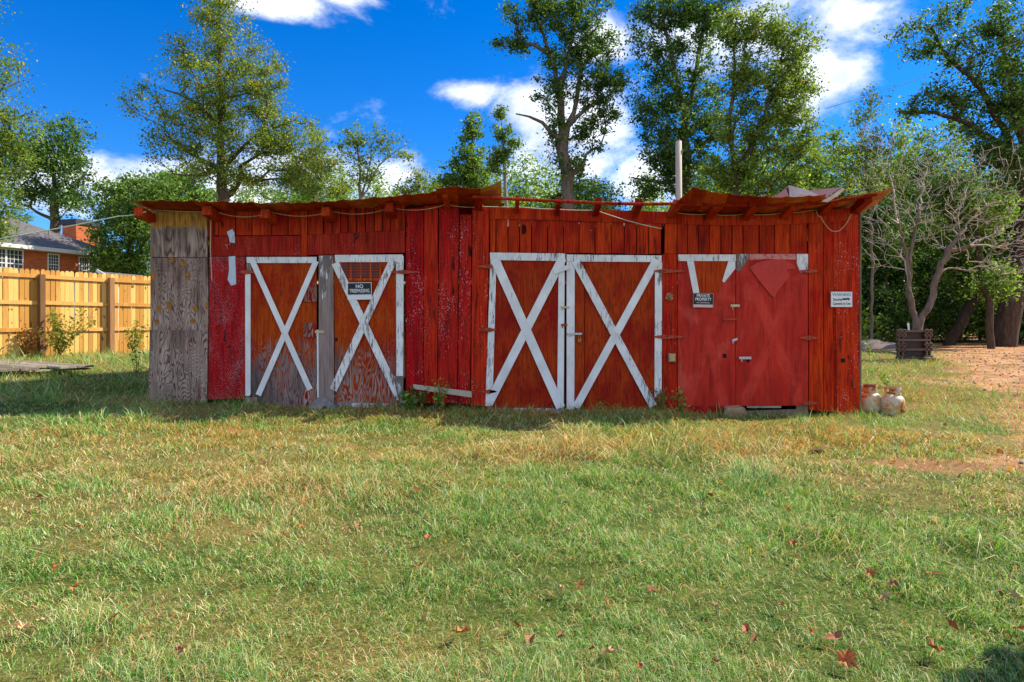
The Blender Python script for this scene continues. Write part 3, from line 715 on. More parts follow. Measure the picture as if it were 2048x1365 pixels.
# signs
def text_mesh(s_, size, ext=.0006):
    cu = bpy.data.curves.new('t', 'FONT'); cu.body = s_; cu.size = size; cu.align_x = 'CENTER'; cu.align_y = 'CENTER'; cu.extrude = ext; cu.offset = size*.015
    o = bpy.data.objects.new('t', cu); C.objects.link(o); dg = bpy.context.evaluated_depsgraph_get()
    me = bpy.data.meshes.new_from_object(o.evaluated_get(dg)); bpy.data.objects.remove(o); return me
def sign(px0, px1, py0, py1, rot, label, y=-.06):
    x0, z1 = W(px0, py0); x1, z0 = W(px1, py1)
    t = thing('sign', ((x0+x1)/2, DW+y, (z0+z1)/2), label, 'sign'); t.rotation_euler = (0, rot, 0)
    return t, x1-x0, z1-z0
def letters(t, s_, size, x, z, mat, sx=1.0, name='lettering', y=-.0062):
    me = text_mesh(s_, size); me.materials.append(mat); o = bpy.data.objects.new(name, me); C.objects.link(o); o.parent = t
    o.location = (x, y, z); o.rotation_euler = (math.pi/2, 0, 0); o.scale = (sx, 1, 1); return o
BLK = mat_plain('sign_black', (.012, .012, .013, 1), .4); WHT = mat_plain('sign_white', (.78, .78, .80, 1), .4, 0, .06)
PNK = mat_plain('sign_faded', lin(212, 190, 186), .5, 0, .1); TAN = mat_plain('sign_tan_edge', lin(176, 140, 118), .5); TEAL = mat_plain('sign_teal_grey', lin(128, 158, 166), .5)
t, w_, h_ = sign(697, 745, 566, 600, R(-1), 'black and white NO TRESPASSING sign on left cross door', -.058)
MB().box(-w_/2, w_/2, -.002, 0, -h_/2, h_/2).build('backing', WHT, t)
MB().box(-w_/2+.008, w_/2-.008, -.004, -.002, -h_/2+.075, h_/2-.008).build('panel', BLK, t)
MB().box(-w_/2+.008, w_/2-.008, -.0035, -.002, -h_/2+.066, -h_/2+.071).build('rule', BLK, t)
letters(t, 'NO', .066, 0, .062, WHT, 1.0, y=-.0052); letters(t, 'TRESPASSING', .068, 0, .002, WHT, .66, y=-.0052)
t, w_, h_ = sign(1384, 1425, 587, 616, R(1), 'black PRIVATE PROPERTY sign with faded white lower strip', -.045)
MB().box(-w_/2, w_/2, -.002, 0, -h_/2, h_/2).build('backing', TAN, t)
MB().box(-w_/2+.008, w_/2-.008, -.004, -.002, -h_/2+.045, h_/2-.008).build('panel', BLK, t)
MB().box(-w_/2+.010, w_/2-.010, -.004, -.002, -h_/2+.008, -h_/2+.041).build('panel', PNK, t)
letters(t, 'PRIVATE', .056, 0, .062, WHT, .86, y=-.0052); letters(t, 'PROPERTY', .056, 0, .013, WHT, .82, y=-.0052); letters(t, 'NO TRESPASSING', .026, 0, -.032, PNK, .85, y=-.0052)
t, w_, h_ = sign(1657, 1700, 584, 615, R(0), 'white WARNING Security Cameras In Use sign near right corner', -.066)
MB().box(-w_/2, w_/2, -.002, 0, -h_/2, h_/2).build('backing', mat_plain('sign_rim', lin(140, 160, 170), .5), t)
MB().box(-w_/2+.005, w_/2-.005, -.004, -.002, -h_/2+.005, h_/2-.005).build('panel', WHT, t)
letters(t, 'WARNING', .060, 0, .062, TEAL, .86, y=-.0052); letters(t, 'Security', .052, -.055, -.002, BLK, .72, y=-.0052); letters(t, 'Cameras In Use', .050, 0, -.058, BLK, .74, y=-.0052)
mb = MB(); mb.prism([(.03+.026*math.cos(a), .003+.014*math.sin(a)) for a in np.linspace(0, 6.28, 12, endpoint=False)], -.0052, -.004)
mb.prism([(.05, -.012), (.095, .0), (.095, .02), (.05, .016)], -.0054, -.004); mb.prism([(.085, -.018), (.11, -.006), (.11, .018), (.1, .02)], -.0050, -.004).build('camera_symbol', BLK, t)
# lamp socket and outlet box
x, z = W(1338, 594); t = thing('lamp_socket', (x, DW-.026, z), 'small tilted lamp socket on the red post between doors', 'lamp socket'); t.rotation_euler = (0, R(20), 0)
MB().box(-.045, .035, -.02, 0, -.045, .04).build('base', M['stone'], t)
MB().lathe([(0, 0), (.028, 0), (.03, .03), (.022, .05), (0, .05)], 12).build('socket', M['brass'], t).rotation_euler = (R(90), 0, 0)
MB().lathe([(.012, .0), (.02, .02), (.018, .05), (.0, .055)], 10, (.03, -.01, -.03)).build('cap', M['cable'], t).rotation_euler = (R(100), 0, R(10))
x, z = W(1342, 722); t = thing('outlet_box', (x, DW-.026, z), 'weathered beige outlet box low on the red post', 'outlet box')
MB().box(-.047, .047, -.055, 0, -.01, .105).build('body', M['stone'], t)
MB().box(-.036, .036, -.064, -.055, .0, .095).build('cover', mat_plain('box_cover', lin(196, 176, 120), .6, 0, .3), t)

# ------------------------------------------------------------------ things at the foot of the shed
def rock(name, c, r, mat, label, cat, seed=1, flat_=.8):
    rg = np.random.RandomState(seed); mb = MB(); nu, nv = 16, 10; rows = []
    ph = rg.rand(8)*6.28
    for i in range(nv+1):
        th = math.pi*i/nv; row = []
        for j in range(nu):
            a = 2*math.pi*j/nu; d = Vector((math.sin(th)*math.cos(a), math.sin(th)*math.sin(a), math.cos(th)))
            k = 1+.10*math.sin(3*d.x+ph[0])+.10*math.sin(4*d.y+ph[1]+d.z*2)+.07*math.sin(6*d.z+ph[2]+3*d.x)+.04*math.sin(11*d.x+ph[3])*math.sin(9*d.z)
            q = Vector([math.copysign(abs(c_)**flat_, c_) for c_ in d])*k; row.append((q.x*r[0], q.y*r[1], q.z*r[2]))
        row.append(row[0]); rows.append(row)
    mb.grid(rows); o = mb.build(name, M[mat], None, True, c); return tag(o, label, cat)
q = P(1467, 825, 9.12); rock('stone', q, (.135, .11, .09), 'stone', 'tan block of stone propped against right red door', 'stone', 4, .55)
q = P(637, 820, 9.10); o = MB().prism([((a_-637)*.00668, (820-b_)*.00668) for a_, b_ in ((616, 822), (630, 801), (645, 795), (656, 803), (652, 812), (636, 823))], -.05, .04).build('broken_slab', M['conc'], None, False, q); o.rotation_euler = (R(-18), 0, R(8)); tag(o, 'grey broken wedge of stone leaning at the weathered post', 'stone')
q = P(1110, 829, 9.12); rock('stone', q, (.10, .07, .05), 'conc', 'low grey stone under the middle pair of doors', 'stone', 12, .8)
q = P(654, 806, 9.14); e = P(671, 824, 9.06); o = MB().tube([Vector((0, 0, 0)), e-q], .055, 14).build('clay_pipe', M['conc'], None, True, q); tag(o, 'short grey pipe section lying beside the broken stone', 'pipe')
o = MB().hexa([(x_, y_, z_) for (y_, zz) in ((-.02, 0), (.02, 0)) for (x_, z_) in ((-.38, .04), (.40, -.075), (.395, .005), (-.385, .10))]).build('loose_board', M['grey_wood'], None, False, P(884, 784, 9.16))
tag(o, 'loose grey weathered board leaning along the tall red planks', 'board')
def tank(px, py, y, label, rz, mat='tank'):
    b = P(px, py, y); t = thing('propane_tank', b, label, 'propane tank', 'propane tanks by the shed corner', rz)
    MB().lathe([(.0, .02), (.105, .0), (.11, .0), (.112, .035), (.13, .05), (.150, .085), (.156, .12), (.156, .22), (.153, .25), (.140, .285), (.115, .315), (.07, .335), (0, .342)], 28).build('body', M[mat], t, True)
    MB().lathe([(.158, .160), (.1605, .165), (.158, .170)], 28).build('weld_seam', M[mat], t, True)
    mb = MB(); n = 40                                                   # guard collar with two hand holes and an open side
    for k in range(n):
        a0, a1 = 2*math.pi*k/n, 2*math.pi*(k+1)/n
        if k > 33: continue
        hole = k in (6, 7, 8, 9, 22, 23, 24, 25)
        for (z0, z1) in (((.315, .36), (.405, .44)) if hole else ((.315, .44),)):
            c0, s0, c1, s1 = math.cos(a0), math.sin(a0), math.cos(a1), math.sin(a1)
            mb.hexa([(.104*c0, .104*s0, z0), (.104*c1, .104*s1, z0), (.104*c1, .104*s1, z1), (.104*c0, .104*s0, z1), (.098*c0, .098*s0, z0), (.098*c1, .098*s1, z0), (.098*c1, .098*s1, z1), (.098*c0, .098*s0, z1)])
    mb.build('guard_collar', M[mat], t)
    MB().lathe([(0, .335), (.028, .335), (.03, .36), (.018, .365), (.018, .40), (.034, .402), (.034, .415), (0, .416)], 12).build('valve', M['brass'], t, True)
tank(1738, 832, 9.55, 'dented cream propane tank right against the shed corner', R(200))
tank(1785, 838, 9.40, 'rust streaked cream propane tank standing farther from the shed', R(250))

# ------------------------------------------------------------------ fence
FA, FB = P(0, 715, 14.92), P(300, 705, 17.96); FA.z = float(zg(FA.x, FA.y)); FB.z = float(zg(FB.x, FB.y))
fd = Vector((FB.x-FA.x, FB.y-FA.y, 0)); flen = fd.length; fd.normalize(); frz = math.atan2(fd.y, fd.x)
fence = thing('picket_fence', (FA.x, FA.y, .43), 'tall new yellow pine picket fence left of the shed', 'fence', None, frz)
pk = MB().prism([(-.0485, -.05), (.0485, -.05), (.0485, 1.955), (.036, 1.985), (.014, 2.0), (-.014, 2.0), (-.036, 1.985), (-.0485, 1.955)], 0, .018).build('picket', M['pine'], fence)
n0, n1 = -34, 52; xx = n0*.108; pk.location = (xx, rng.uniform(-.003, .003), 0)
for k in range(n0+1, n1):
    o = pk.copy(); C.objects.link(o); o.location = (k*.108+rng.uniform(-.003, .003), rng.uniform(-.003, .003), rng.uniform(-.012, .012)); o.rotation_euler = (0, rng.uniform(-.006, .006), 0)
def fence_t(px):                                  # fence coordinate seen at a pixel column
    a = (px-CX)/F; return (a*FA.y-FA.x)/(fd.x-a*fd.y)
pts_ = [fence_t(79), fence_t(218)]; sp = pts_[1]-pts_[0]
posts = [pts_[0]-2*sp, pts_[0]-sp, pts_[0], pts_[1], pts_[1]+sp, pts_[1]+2*sp]
for x in posts: MB().box(x-.055, x+.055, -.15, -.042, -.1, 1.90+rng.uniform(-.02, .02)).build('post', M['post'], fence)
for a, b in zip(posts[:-1], posts[1:]):
    for z in (.62, 1.24, 1.84):
        dz = rng.uniform(-.012, .012); MB().beam((a+.058, -.0225, z), (b-.058, -.0225, z+dz), .038, .085).build('rail', M['pine_rail'], fence)

# old wooden panels lying in the grass at the left
c0 = Vector((-9.75, 12.1, .40)); t = thing('board_stack', c0, 'flat stack of old grey boards lying in grass by the fence', 'boards', None, R(-33))
for k in range(7):
    for lay in range(2):
        MB().box(-1.3+rng.uniform(-.15, .1), 2.55+rng.uniform(-.4, .2), -.95+k*.27, -.70+k*.27, .02+lay*.05+rng.uniform(0, .012), .055+lay*.05).build('board', M['grey_wood'], t)

# ------------------------------------------------------------------ brick house
HA, HB = P(0, 487, 36.3), P(237, 512, 43.0); HB.z = HA.z = EYE+4.2
hd = Vector((HB.x-HA.x, HB.y-HA.y, 0)); hl = hd.length; hd.normalize(); hrz = math.atan2(hd.y, hd.x)
house = thing('brick_house', (HA.x, HA.y, .43), 'orange brick house with grey hip roof and chimney behind the fence', 'house', None, hrz)
ez = 4.2+EYE-.43; hw = 9.5; ov = .45
MB().box(-12, hl-ov, 0, hw-2*ov, -.5, ez-.12).build('wall', M['brick'], house)
rp = 2.3
mb = MB(); X0, X1, Y0, Y1 = -12-ov, hl, -ov, hw-ov
mb.v = [(X0, Y0, ez), (X1, Y0, ez), (X1, Y1, ez), (X0, Y1, ez), (X0+hw/2, (Y0+Y1)/2, ez+rp), (X1-hw/2, (Y0+Y1)/2, ez+rp)]
mb.f = [(0, 1, 5, 4), (1, 2, 5), (2, 3, 4, 5), (3, 0, 4), (3, 2, 1, 0)]; rf = mb.build('roof', M['shingle'], house)
MB().box(X0, X1+.02, Y0-.03, Y0+.0, ez-.2, ez-.002).build('fascia', M['trim'], house); MB().box(X1, X1+.03, Y0, Y1, ez-.2, ez-.002).build('fascia', M['trim'], house)
MB().box(X0, X1, Y0, 0, ez-.22, ez-.2).build('soffit', M['trim'], house)
for (vx, vy) in ((.28, .55), (.52, .4)):
    MB().tube([(X1*vx, -ov+hw/2*vy, ez+rp*vy-.1), (X1*vx, -ov+hw/2*vy, ez+rp*vy+.3)], .05, 8).build('vent_pipe', M['conc'], rf)
def house_t(px): a = (px-CX)/F; return (a*HA.y-HA.x)/(hd.x-a*hd.y)
for (pa, pb, z0, z1, nm) in ((-22, 44, ez-1.75, ez-.3, 4), (97, 116, ez-1.45, ez-.35, 2), (159, 195, ez-1.85, ez-.35, 4)):
    a, b = house_t(pa), house_t(pb)
    wn = MB(); wn.box(a-.06, b+.06, -.05, .0, z0-.08, z0).box(a-.06, b+.06, -.05, .0, z1, z1+.06).box(a-.06, a, -.05, .0, z0, z1).box(b, b+.06, -.05, .0, z0, z1)
    if nm == 4: wn.box((a+b)/2-.05, (a+b)/2+.05, -.047, .0, z0, z1)
    wo_ = wn.build('window', M['trim'], house)
    MB().box(a, b, -.012, -.004, z0, z1).build('pane', M['glass'], wo_)
    mb = MB()
    for k in range(1, nm*2): x = a+(b-a)*k/(nm*2); mb.box(x-.011, x+.011, -.03, -.013, z0, z1)
    for k in range(1, 6): z = z0+(z1-z0)*k/6; mb.box(a, b, -.028, -.0125, z-(.025 if k == 3 else .010), z+(.025 if k == 3 else .010))
    mb.build('muntins', M['trim'], wo_)
# chimney: world point -> house frame
def tolocal(v): d_ = v-Vector((HA.x, HA.y, .43)); return Vector((d_.x*hd.x+d_.y*hd.y, -d_.x*hd.y+d_.y*hd.x, d_.z))
cc = tolocal(P(163, 495, 45.0)); ct = tolocal(P(163, 453, 45.0)).z
MB().box(cc.x-.85, cc.x+.75, cc.y-.62, cc.y+.62, 3.5, ct).build('chimney', M['brick'], rf)
MB().box(cc.x-.93, cc.x+.83, cc.y-.70, cc.y+.70, ct, ct+.34).build('chimney_cap', mat_plain('dark_cap', lin(52, 54, 64), .6), rf)
q = P(226, 563, 30); t = thing('garden_shed', (q.x, q.y, .43), 'small grey shed roof with white trim just above fence', 'shed', None, R(-15))
MB().box(-1.2, 1.0, -1, 1, 0, q.z-.43+.02).build('wall', M['trim'], t)
mb = MB(); zt = q.z-.43; mb.v = [(-1.5, -1.2, zt), (1.25, -1.2, zt-.05), (.4, -1.2, zt+.34), (-1.5, 1.2, zt), (1.25, 1.2, zt-.05), (.4, 1.2, zt+.34)]
mb.f = [(0, 1, 2), (3, 5, 4), (0, 2, 5, 3), (1, 4, 5, 2), (0, 3, 4, 1)]; mb.build('roof', M['shingle'], t)
mb = MB(); mb.beam((.4, -1.22, zt+.37), (1.3, -1.22, zt-.05), .05, .12); mb.build('trim_board', M['trim'], t)

# ------------------------------------------------------------------ trees
def tree(name, label, trunk, blobs, depth, r0, ntips=150, lpt=110, lsize=.13, clump=.45, cols=(), seed=1, bark='bark', limbs=(), thick=.8, fork=.35, cat='tree', group=None, twig=.008, bare=False, extra=(), step=.5, wig=.12, bf=.35, droop=0.0):
    rs = np.random.RandomState(seed); s = depth/F
    def W3(px, py, dy=0.0): return np.array([(px-CX)*s, depth+dy, EYE-(py-HZ)*s])
    b0 = W3(*trunk[0]); base = np.array([b0[0], b0[1], float(zg(b0[0], b0[1]))-.1])
    pos, par, ok, plen = [base], [-1], [False], [0.0]
    def addline(parent, pts, allow0):
        cur = parent
        for q in pts:
            a = pos[cur].copy(); L = np.linalg.norm(q-a); n = max(1, int(L/step))
            for i in range(1, n+1):
                p = a+(q-a)*i/n + rs.randn(3)*.035*(1 if i < n else .2)
                pos.append(p); par.append(cur); ok.append(allow0); plen.append(plen[cur]+L/n); cur = len(pos)-1
        return cur
    tp = [W3(*p) for p in trunk]; i0 = 0
    zs = [t[2] for t in tp]; ztop = max(zs)
    cur = addline(0, tp if tp[0][2] > base[2]+.2 else tp[1:], True)
    for i, p in enumerate(pos):
        ok[i] = (p[2]-base[2]) > fork*(ztop-base[2])
    limbr = []
    for lb in limbs:                             # limbs seen in the photo, rooted at the nearest trunk node
        pts = [W3(*q[:2], (q[2] if len(q) > 2 else 0)) for q in lb]
        k = int(np.argmin([np.linalg.norm(np.array(p)-pts[0]) for p in pos])); f0 = len(pos); addline(k, pts[1:], True); limbr.append((f0, len(pos)))
    tips = []; ar = np.array([b[2]*b[3] for b in blobs], float); cnt = np.maximum(1, (ar/ar.sum()*ntips).astype(int))
    for (bx, by, rx, ry), c in zip([b[:4] for b in blobs], cnt):
        d = rs.randn(c, 3); d /= np.linalg.norm(d, axis=1)[:, None]; d *= (rs.rand(c)**.42)[:, None]
        cz = W3(bx, by); tips.append(np.stack([cz[0]+d[:, 0]*rx*s, cz[1]+d[:, 1]*rx*s*thick, cz[2]+d[:, 2]*ry*s], 1))
    tips = np.concatenate(tips); n = len(tips)
    P0 = np.array(pos); okk = np.array(ok); pl = np.array(plen)
    D = np.linalg.norm(tips[:, None]-P0[None], axis=2)+bf*pl[None]+np.where(okk, 0, 1e6)[None]
    D += np.maximum(0, P0[None, :, 2]-tips[:, None, 2])*.6
    best = D.argmin(1); bd = D.min(1); left = np.ones(n, bool); tipnodes = []
    for _ in range(n):
        k = int(np.where(left, bd, 1e9).argmin()); left[k] = False; cur = int(best[k]); a = pos[cur].copy(); q = tips[k]; L = np.linalg.norm(q-a)
        m_ = max(1, int(L/step)); first = len(pos)
        for i in range(1, m_+1):
            t = i/m_; p = a+(q-a)*t + np.array([0, 0, .10*L*math.sin(math.pi*t)]) + rs.randn(3)*wig*(.5 if i < m_ else 0)
            pos.append(p); par.append(cur); plen.append(plen[cur]+L/m_); cur = len(pos)-1
        tipnodes.append(cur); N = np.array(pos[first:])
        Dn = np.linalg.norm(tips[:, None]-N[None], axis=2)+bf*np.array(plen[first:])[None]+np.maximum(0, N[None, :, 2]-tips[:, None, 2])*.6
        mn = Dn.min(1); up = mn < bd; best[up] = first+Dn.argmin(1)[up]; bd[up] = mn[up]
    A = np.array(pos); nn = len(A); par_ = np.array(par)
    wgt = np.zeros(nn); wgt[tipnodes] = 1
    for i in range(nn-1, 0, -1): wgt[par_[i]] += wgt[i]
    wgt = np.maximum(wgt, 1); ex = math.log(r0/twig)/math.log(max(wgt[0], 2)); rad = twig*wgt**ex
    if bare: rad = np.maximum(twig, r0*(wgt/wgt[0])**.62)
    if not bare or True: rad = np.minimum(rad, r0)
    for (f0, f1) in limbr: rad[f0:f1] = np.maximum(rad[f0:f1], np.linspace(.36, .13, f1-f0)*r0)
    # branch segments, one mesh
    ids = np.arange(1, nn); a = A[par_[ids]]; b = A[ids]; ra = rad[par_[ids]]; rb = rad[ids]; ra = np.minimum(ra, rb*1.7+.004)
    V, Fc, nth = [], [], [0, 0]; base_i = 0
    for lo, hi, ns in ((0, .045, 3), (.045, 9, 8)):
        sel = (rb >= lo) & (rb < hi)
        if not sel.any(): continue
        aa, bb, r1, r2 = a[sel], b[sel], ra[sel], rb[sel]; dd = bb-aa; dd /= np.maximum(np.linalg.norm(dd, axis=1), 1e-6)[:, None]
        ref = np.where(np.abs(dd[:, 2:3]) < .9, np.array([[0, 0, 1.]]), np.array([[1., 0, 0]])); ux = np.cross(dd, ref); ux /= np.linalg.norm(ux, axis=1)[:, None]; uy = np.cross(dd, ux)
        ang = np.arange(ns)*2*math.pi/ns; ring = ux[:, None]*np.cos(ang)[None, :, None]+uy[:, None]*np.sin(ang)[None, :, None]
        v = np.concatenate([aa[:, None]+ring*r1[:, None, None], (bb+dd*r2[:, None]*.4)[:, None]+ring*r2[:, None, None]], 1)
        k = np.arange(ns); k2 = (k+1) % ns; fq = np.stack([k, k2, k2+ns, k+ns], 1)
        nth[0 if hi < 1 else 1] = len(aa)*ns
        Fc.append((base_i+np.arange(len(aa))[:, None, None]*2*ns+fq[None]).reshape(-1)); V.append(v.reshape(-1, 3)); base_i += v.shape[0]*2*ns
    base_v = base
    T = thing(name, base_v, label, cat, group)
    me = np_mesh('trunk', np.concatenate(V)-base_v, np.concatenate(Fc), 4, M[bark]); me.polygons.foreach_set('use_smooth', [True]*len(me.polygons))
    if bare:
        me.materials.append(M['bark']); me.polygons.foreach_set('material_index', [0]*nth[0]+[1]*nth[1])
    o = bpy.data.objects.new('trunk', me); C.objects.link(o); o.parent = T
    if lpt:
        src = list(tipnodes)+[par[i] for i in tipnodes]; wts = [lpt*.65, lpt*.35]
        cs = []
        for lst, q in ((tipnodes, .62), ([par[i] for i in tipnodes], .38)):
            c = A[lst]; k = int(lpt*q); rr = clump*(.55+.9*rs.rand(len(c)))
            off = rs.randn(len(c), k, 3)*np.array([1, 1, .72])*rr[:, None, None]*.55; off[:, :, 2] -= droop*np.abs(off[:, :, 2])
            cs.append((c[:, None]+off, rs.rand(len(c))))
        cen = np.concatenate([q.reshape(-1, 3) for q, _ in cs]); tone = np.concatenate([np.repeat(t_, q.shape[1]) for q, t_ in cs])
        make_leaves('crown', cen-base_v, tone, lsize, cols, rs, T)
    return T

def make_leaves(name, cen, tone, lsize, cols, rs, parent, asp=.5, mat='leaf'):
    N = len(cen); u = rs.randn(N, 3); u[:, 2] *= .8; u /= np.linalg.norm(u, axis=1)[:, None]; t = rs.randn(N, 3); v = np.cross(u, t); v /= np.linalg.norm(v, axis=1)[:, None]
    l = lsize*(.45+1.1*rs.rand(N)**1.4)[:, None]*.5; wv = v*l*asp*(.8+.5*rs.rand(N))[:, None]; nrm = np.cross(u, v)*l*.18
    vs_ = np.stack([cen-u*l, cen+wv+nrm-u*l*.15, cen+u*l, cen-wv+nrm-u*l*.15], 1).reshape(-1, 3)
    pal = np.array([c[:3] for c in cols]); wt = np.array([c[3] for c in cols]); wt = wt/wt.sum()
    ci = np.searchsorted(np.cumsum(wt), np.clip(rs.rand(N)*.7+tone*.3, 0, .9999)); col = pal[ci]*(.75+.5*rs.rand(N))[:, None]*(.8+.4*tone)[:, None]
    me = np_mesh(name, vs_, np.arange(4*N), 4, M[mat], np.repeat(col, 4, 0))
    o = bpy.data.objects.new(name, me); C.objects.link(o); o.parent = parent; return o
def copy_tree(t, x, y, sc, rz, label, group, zs=1.0):
    c = t.copy(); C.objects.link(c); c.location = (x, y, float(zg(x, y))-.1); c.scale = (sc, sc, sc*zs); c.rotation_euler = (0, 0, rz); c['label'] = label; c['group'] = group
    for ch in t.children: k = ch.copy(); C.objects.link(k); k.parent = c
    return c
def lc(r, g_, b, w_): return (*lin(r, g_, b)[:3], w_)
K_ = 1.75
OAK = [lc(108, 122, 48, 4), lc(84, 104, 42, 4.5), lc(146, 134, 58, 1.2), lc(150, 108, 50, .25), lc(66, 86, 38, 2)]
GREEN = [lc(80, 106, 44, 4), lc(102, 124, 54, 3), lc(58, 82, 36, 3), lc(132, 140, 66, .8), lc(140, 106, 50, .12)]
DARK = [lc(56, 82, 36, 4), lc(44, 66, 32, 4), lc(82, 106, 44, 2), lc(112, 112, 52, .3)]
BRIGHT = [lc(98, 122, 50, 4), lc(120, 140, 64, 3), lc(78, 104, 44, 3), lc(150, 142, 70, 1), lc(150, 108, 52, .2)]
OAK, GREEN, DARK, BRIGHT = [[(c[0]*K_, c[1]*K_, c[2]*K_, c[3]) for c in q] for q in (OAK, GREEN, DARK, BRIGHT)]
tree('oak_tree', 'tall airy yellow green oak behind the left half of shed', [(447, 560), (446, 420), (444, 340), (442, 230), (440, 120), (438, 10), (436, -50)],
     [(438, 20, 62, 60), (430, 100, 105, 60), (440, 180, 140, 55), (370, 215, 115, 45), (520, 170, 55, 70), (380, 290, 100, 42), (500, 270, 110, 55), (580, 290, 70, 55), (480, 350, 130, 40), (610, 350, 60, 45)],
     28, .24, 380, 150, .10, .42, OAK, 3, 'bark', limbs=[[(443, 355), (400, 320), (350, 285), (330, 268)], [(446, 330), (500, 280), (545, 258)], [(443, 250), (390, 205), (330, 180)], [(446, 350), (395, 352), (350, 350)]], fork=.3)
tree('left_edge_tree', 'leafy green and yellow tree cut off by left picture edge', [(-95, 700), (-100, 400), (-90, 150), (-80, 0)],
     [(-20, 130, 70, 70), (0, 230, 72, 70), (-10, 330, 95, 70), (-30, 440, 60, 70), (-120, 200, 120, 160), (-110, 0, 110, 90), (-5, 420, 40, 60), (10, 265, 75, 50)],
     17.5, .2, 300, 110, .075, .30, OAK[:3]+GREEN, 5, 'bark', fork=.25)
tree('broadleaf_tree', 'dark green tree with crooked limbs rising behind brick house', [(112, 560), (110, 430), (108, 350), (112, 280)],
     [(125, 265, 60, 36), (100, 310, 75, 40), (140, 330, 48, 50), (60, 380, 70, 40), (140, 400, 55, 40), (40, 330, 45, 50)],
     52, .36, 150, 110, .22, .8, GREEN[:3]+DARK[:2], 8, 'bark_dark', limbs=[[(110, 440), (60, 415), (20, 400)], [(110, 400), (150, 370), (170, 350)]], fork=.4)
tree('broadleaf_tree', 'round bushy tree between chimney and the shed corner', [(262, 640), (262, 520), (260, 430)],
     [(265, 395, 60, 50), (235, 440, 60, 50), (290, 470, 70, 60), (230, 510, 50, 50), (300, 400, 80, 50), (265, 540, 60, 40)],
     40, .3, 170, 130, .19, .62, GREEN, 11, 'bark_dark', fork=.2)
tree('broadleaf_tree', 'low green tree crown just over the left eave', [(350, 600), (352, 480), (350, 420)],
     [(350, 380, 60, 40), (400, 410, 50, 40), (320, 420, 60, 40), (380, 360, 45, 22)], 44, .25, 110, 120, .2, .65, GREEN, 13, 'bark_dark', fork=.3)
tree('slender_tree', 'thin sparse many stemmed tree left of the roof middle', [(722, 600), (722, 400), (720, 330), (712, 260)],
     [(705, 275, 26, 36), (730, 300, 25, 40), (765, 280, 22, 40), (800, 300, 28, 24), (740, 350, 45, 30), (690, 300, 20, 30)], 34, .10, 80, 48, .13, .36, OAK[:3]+GREEN[:2], 17, 'bark_pale', limbs=[[(722, 395), (745, 355), (775, 315), (812, 290)], [(722, 400), (736, 340), (752, 270)]], fork=.35)
tree('slender_tree', 'feathery yellow green tree right of the tall airy oak', [(632, 600), (632, 420), (634, 340), (640, 280)],
     [(640, 285, 22, 36), (620, 320, 30, 34), (655, 335, 32, 34), (600, 360, 36, 28), (670, 375, 36, 24)], 37, .10, 110, 62, .13, .40, OAK, 101, 'bark_pale', fork=.3)
tree('slender_tree', 'faint feathery sapling between thin tree and pointed tree', [(838, 600), (838, 430), (836, 380), (832, 340)],
     [(832, 352, 20, 20), (850, 372, 28, 18), (815, 380, 28, 18)], 40, .07, 50, 40, .14, .42, OAK, 103, 'bark_pale', fork=.35)
tree('spire_tree', 'pointed green young tree over the curled roof corner', [(945, 600), (945, 400), (945, 300), (945, 230)],
     [(945, 240, 16, 24), (945, 275, 26, 26), (940, 315, 40, 28), (925, 345, 48, 30), (960, 355, 36, 32), (905, 370, 34, 22)], 34, .13, 120, 75, .14, .30, GREEN, 19, 'bark', fork=.3)
tree('spire_tree', 'narrow pale stemmed young tree just right of curled roof', [(1012, 600), (1012, 400), (1008, 320), (1002, 230)],
     [(1000, 232, 14, 22), (1006, 265, 20, 20), (1025, 290, 20, 20), (1005, 310, 24, 22), (990, 330, 22, 22)], 33, .08, 60, 70, .13, .27, GREEN, 23, 'bark_pale', fork=.3)
tree('gum_tree', 'tall open gum tree with broken limb behind bare rafters', [(1142, 600), (1137, 420), (1131, 330), (1126, 280), (1122, 210), (1110, 140), (1090, 80), (1065, 20), (1050, -30)],
     [(1060, 25, 60, 38), (1110, 30, 45, 50), (1160, 50, 50, 45), (1035, 90, 45, 26), (1130, 110, 45, 40), (1200, 110, 55, 50), (1175, 170, 65, 45), (1095, 180, 30, 40), (1210, 230, 28, 40), (1170, 270, 45, 40), (1105, 260, 26, 50), (1140, 0, 90, 30), (1150, 330, 45, 26), (1225, 170, 35, 45)],
     31, .28, 330, 95, .13, .34, GREEN[:3]+DARK[:3], 29, 'bark', fork=.42,
     limbs=[[(1128, 285), (1105, 270), (1085, 245), (1060, 235), (1032, 228)], [(1126, 270), (1148, 225), (1158, 170), (1162, 110)], [(1118, 180), (1140, 100), (1150, 30)], [(1140, 240), (1170, 220), (1200, 200)], [(1140, 360), (1165, 335), (1172, 310)], [(1104, 110), (1070, 90), (1040, 85)]])
tree('sweetgum_tree', 'big leafy dark green tree behind the grey pole', [(1375, 600), (1372, 400), (1370, 250), (1355, 165), (1340, 90), (1320, 10), (1310, -40)],
     [(1300, 40, 50, 50), (1350, 20, 60, 40), (1400, 60, 60, 60), (1320, 120, 60, 45), (1370, 170, 80, 50), (1300, 210, 55, 45), (1350, 260, 80, 50), (1420, 250, 50, 60), (1370, 330, 85, 40), (1330, 310, 50, 35), (1420, 0, 60, 40), (1300, 380, 50, 30), (1400, 385, 60, 30)],
     33, .28, 430, 105, .135, .38, GREEN[:3]+DARK[:3], 31, 'bark', limbs=[[(1366, 190), (1330, 150), (1310, 115)], [(1372, 260), (1395, 130), (1410, 40)], [(1370, 365), (1330, 366), (1300, 362), (1262, 356)]], fork=.35)
